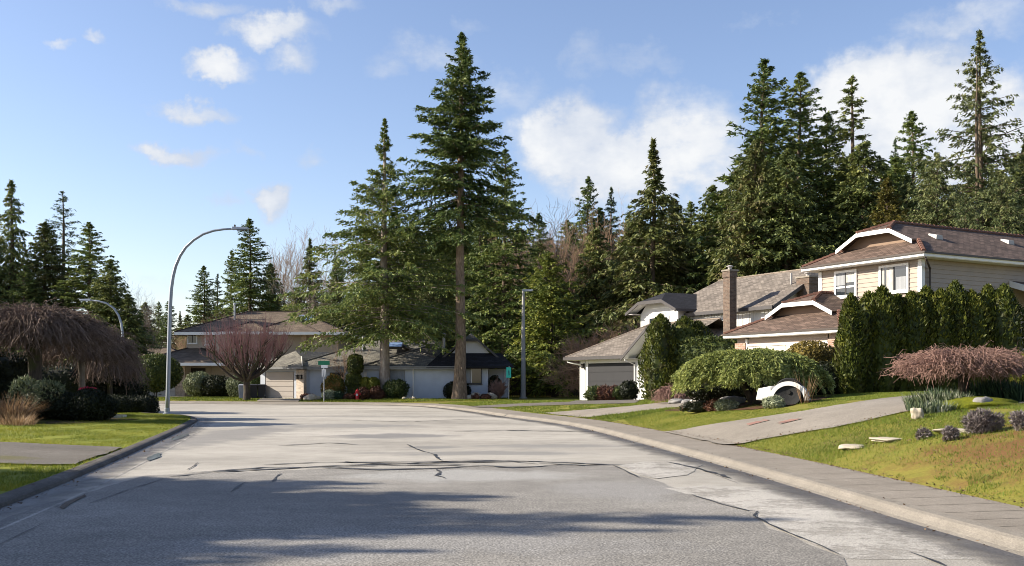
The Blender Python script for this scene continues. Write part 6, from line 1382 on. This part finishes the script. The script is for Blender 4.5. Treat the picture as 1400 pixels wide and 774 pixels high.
pl('green_shrub', 541, 72.0, .95, .7, .72, 2200, (.17, .07), SHRUB, 'loose leafy green shrub under the bungalow picture window', zc=.62, amp=.2, seed=25, core=.7)
pl('ball_shrub', 625, 72.8, 1.02, .95, .78, 4200, (.1, .05), DKSH, 'dark clipped ball shrub behind the bare trunk of the tallest fir', zc=.62, amp=.03, seed=26)
pl('dark_shrub', 676, 73.6, .55, .5, .9, 2200, (.12, .06), DKSH, 'upright dark shrub behind the russet twiggy one', zc=.9, amp=.1, seed=27)
for i, a in enumerate((418, 424, 472, 478, 650, 664)):
    pl('russet_shrub', a, 71.3, .42, .35, .26, 500, (.1, .05), REDL, 'low russet ground plant along the front bed of the bungalow', zc=.2, amp=.2, seed=40+i, group='low russet plants along the bungalow bed')
# grey house garden
for i, (a, lf_, lb) in enumerate(((812, SHRUB, 'green end of the low mixed planting before the dark garage door'), (826, REDL, 'russet low shrub before the dark garage door'), (840, REDL, 'russet low shrub right of centre before the dark garage door'), (850, SHRUB, 'dark green low shrub below the grey house downspout'))):
    pl('low_shrub', a, 53.4-i*.2, .55, .4, .42, 1400, (.12, .05), lf_, lb, zc=.36, amp=.2, seed=50+i)
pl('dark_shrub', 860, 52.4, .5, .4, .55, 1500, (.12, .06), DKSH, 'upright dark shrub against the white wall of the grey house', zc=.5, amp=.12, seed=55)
pl('dark_shrub', 1002, 34.4, 1.5, .6, .5, 5000, (.12, .06), DKSH, 'low dark shrub in deep shade behind the juniper trunk', zc=.4, amp=.12, seed=56)  # dark filler added to give the black shade behind the trunk
pl('dark_shrub', 1128, 33.6, 1.1, .7, .65, 4500, (.1, .05), DKSH, 'dark low shrub between the ochre dome and the leftmost emerald cedar', zc=.5, amp=.1, seed=57)  # near-black filler kept for the shade beside the dome
pl('sage_clump', 1058, 28.9, .34, .28, .2, 900, (.09, .035), SAGE, 'pale sage-green clump left of the dark boulder', zc=.16, amp=.2, seed=58)
pl('sage_clump', 993, 31.2, .38, .3, .2, 900, (.09, .035), SAGE, 'pale sage-green clump at the left end of the mulch bed', zc=.16, amp=.2, seed=59)
pl('heath_clump', 962, 32.5, .75, .4, .22, 1500, (.09, .03), DKSH, 'low dark heath mat at the tip of the mulch bed', zc=.14, amp=.2, seed=60)
pl('heath_clump', 978, 32.0, .35, .3, .22, 900, (.09, .03), REDL, 'small russet mat beside the dark heath', zc=.14, amp=.2, seed=61)
xg_ = X_at(1101, 28.9); r = empty('dry_stalks', (xg_, 28.9, h(xg_, 28.9)-.02), 0, 'leaning dry pale stalks right of the dark boulder', 'dry stalks'); link('blades', blades('blades', 40, .16, .1, .9, .018, STRAW, 15, .5, .15), r)
# right bed
pl('lavender', 1345, hit(1345,592)[1], .27, .22, .18, 2000, (.1, .022), LAV, 'largest grey-purple lavender bush in the brown patch of the right lawn', zc=.2, amp=.38, seed=62, core=.45, out=.9)
pl('lavender', 1300, hit(1302,602)[1], .12, .1, .11, 700, (.08, .02), LAV, 'middle-sized thin lavender tuft left of the largest one', zc=.13, amp=.3, seed=63, core=0, out=.9)
pl('lavender', 1263, hit(1263,600)[1], .12, .1, .1, 500, (.08, .02), LAV, 'smallest lavender tuft nearest the stepping stones', zc=.09, amp=.3, seed=64, core=0, out=.9)
pl('lavender', 1397, hit(1397,588)[1], .17, .15, .16, 900, (.08, .02), LAV, 'lavender bush cut by the right picture edge', zc=.17, amp=.38, seed=65, core=.45, out=.9)
rgb = random.Random(3)
for i, (a, Y, n_, hh_, lf_, lb) in enumerate(((1265, 22.2, 260, .34, BULB, 'white-flowering bulb clump next to the pale stone block'), (1283, 22.0, 260, .36, BULB, 'second white-flowering bulb clump from the stone block'), (1300, 21.9, 220, .3, BULB, 'bulb clump nearest the weeping tree trunk'), (1277, 21.2, 180, .24, BULB, 'short bulb clump in front of the other bulbs'),
        (1293, 22.6, 200, .36, DKBULB, 'dark strap-leaved clump behind the bulbs'), (1352, 22.5, 260, .42, DKBULB, 'dark strap-leaved clump right of the weeping tree trunk'), (1370, 22.4, 260, .44, DKBULB, 'dark strap-leaved clump right of the moss mound'), (1388, 22.1, 260, .4, DKBULB, 'dark strap-leaved clump next to the right picture edge'), (1405, 21.8, 240, .4, DKBULB, 'dark strap-leaved clump cut by the right picture edge'))):
    x = X_at(a, Y); r = empty('bulb_clump', (x, Y, h(x, Y)-.01), 0, lb, 'plant', 'strap-leaved clumps in the right bed'); link('leaves', blades('leaves', int(n_*1.5), .42, .26, hh_*1.15, .034, lf_, 70+i, .5, .25), r)

# ------------------------------------------------------------------ grass blades on the near lawns
def grass(name, box, n, leaf, label, test, hgt=.05, wd=.013, seed=1):
    rg = np.random.default_rng(seed); x = rg.uniform(box[0], box[1], n); y = box[2]+(box[3]-box[2])*rg.random(n)**1.35
    ok = test(x, y)
    xj_, yj_ = x+rg.normal(0, .05, n), y+rg.normal(0, .05, n)
    for D_ in ALLD: ok &= ~inpoly(xj_, yj_, D_)
    ok &= wob(np.stack([x, y, x*0], -1), 4, 1.4) > -.75
    x, y = x[ok], y[ok]; n = len(x); z = H(x, y)+.0
    a = rg.uniform(0, 6.28, n); s = np.stack([np.cos(a), np.sin(a), 0*a], -1)*wd*rg.uniform(.6, 1.3, (n, 1)); hh_ = hgt*rg.uniform(.5, 1.3, n)*(1+.45*wob(np.stack([x, y, 0*x], -1), 7, 1.1))
    t = np.stack([rg.normal(0, .6, n)*hh_, rg.normal(0, .6, n)*hh_, hh_], -1); b = np.stack([x, y, z-.006], -1)
    V = np.stack([b-s*.5, b+s*.5, b+t], 1).reshape(-1, 3); Q = np.arange(n*3).reshape(-1, 3)
    tag(link(name, np_mesh(name, V, Q, leaf)), label, 'grass', kind='stuff')
side = lambda x, y: (pdist(x, y, R) > SW+.02) & ~inpoly(x, y, ROADP) & ~inpoly(x, y, LEFTP)
left = lambda x, y: inpoly(x, y, LEFTP) & (pdist(x, y, L) > .24)
brownp = lambda x, y: ((x-7.6)/2.4)**2+((y-15)/3.3)**2+wob(np.stack([x, y, 0*x], -1), 9, 1.5)*.6 > .9
grass('grass', (4, 15, 8.5, 36), 420000, GRASSG, 'short green grass of the lawns on the right of the road', lambda x, y: side(x, y) & (brownp(x, y) | (np.random.default_rng(1).random(len(x)) < .32)), .045, .012, 3)
grass('grass', (-6, 14, 36, 64), 170000, GRASSG, 'grass of the verges round the right bend and the grey house', lambda x, y: side(x, y) & (x < 10), .07, .028, 4)
grass('grass', (-26, -6, 14, 52), 420000, GRASS, 'sunlit yellow-green grass of the lawn left of the road', left, .055, .014, 5)
grass('grass', (-36, 0, 67, 84), 110000, GRASS, 'grass of the far verge and lawns before the bungalow and the brown house', lambda x, y: side(x, y) & (y < 80), .09, .045, 6)

# fallen leaves and grit along the gutters and drive edges
rg = np.random.default_rng(77); k = 2600; Pe = densify(R[:-4], .05, False); i_ = rg.integers(0, len(Pe), k); Pg = offset(Pe, -.12)[i_] + rg.normal(0, .09, (k, 2)); ok = Pg[:, 1] > 7; Pg = Pg[ok]
ed = densify([hit(*q) for q in ((990,609.5),(1040,602.5),(1090,594),(1140,586),(1180,578),(1245,563))], .05, False); Pd = ed[rg.integers(0, len(ed), 320)] + rg.normal(0, .2, (320, 2))
Pw = densify(offset(R, SW), .05, False); Pw = Pw[(Pw[:, 1] > 8) & (Pw[:, 1] < 40)]; Pw = Pw[rg.integers(0, len(Pw), 1400)] + rg.normal(0, .05, (1400, 2))
Pl_ = densify(offset(L, .1), .05, False); Pl_ = Pl_[(Pl_[:, 1] > 8) & (Pl_[:, 1] < 42)]; Pl_ = Pl_[rg.integers(0, len(Pl_), 900)] + rg.normal(0, .09, (900, 2))
lawnp = np.stack([rg.uniform(6.2, 12, 1500), rg.uniform(11, 21, 1500)], 1)
A2 = np.concatenate([Pg, Pd, Pw, Pl_, lawnp]); zz_ = H(A2[:, 0], A2[:, 1]); zz_ = zz_ + np.where(zz_ < .01, .016, np.where(pdist(A2[:, 0], A2[:, 1], R) < SW, .02, .05)); k = len(A2)
o = link('leaf_litter', np_mesh('leaf_litter', *cards(np.column_stack([A2, zz_]), rg.normal(size=(k, 3))*np.array([1, 1, .25]), np.array([0, 0, 1.])+rg.normal(0, .35, (k, 3)), rg.uniform(.02, .06, k), rg.uniform(.012, .035, k)), foliage('dead_leaves', (.05, .03, .018), (.13, .08, .045), (.25, .17, .1))))
tag(o, 'dead leaves and grit scattered along gutters, pavement edge and driveway edge', 'leaf litter', kind='stuff')
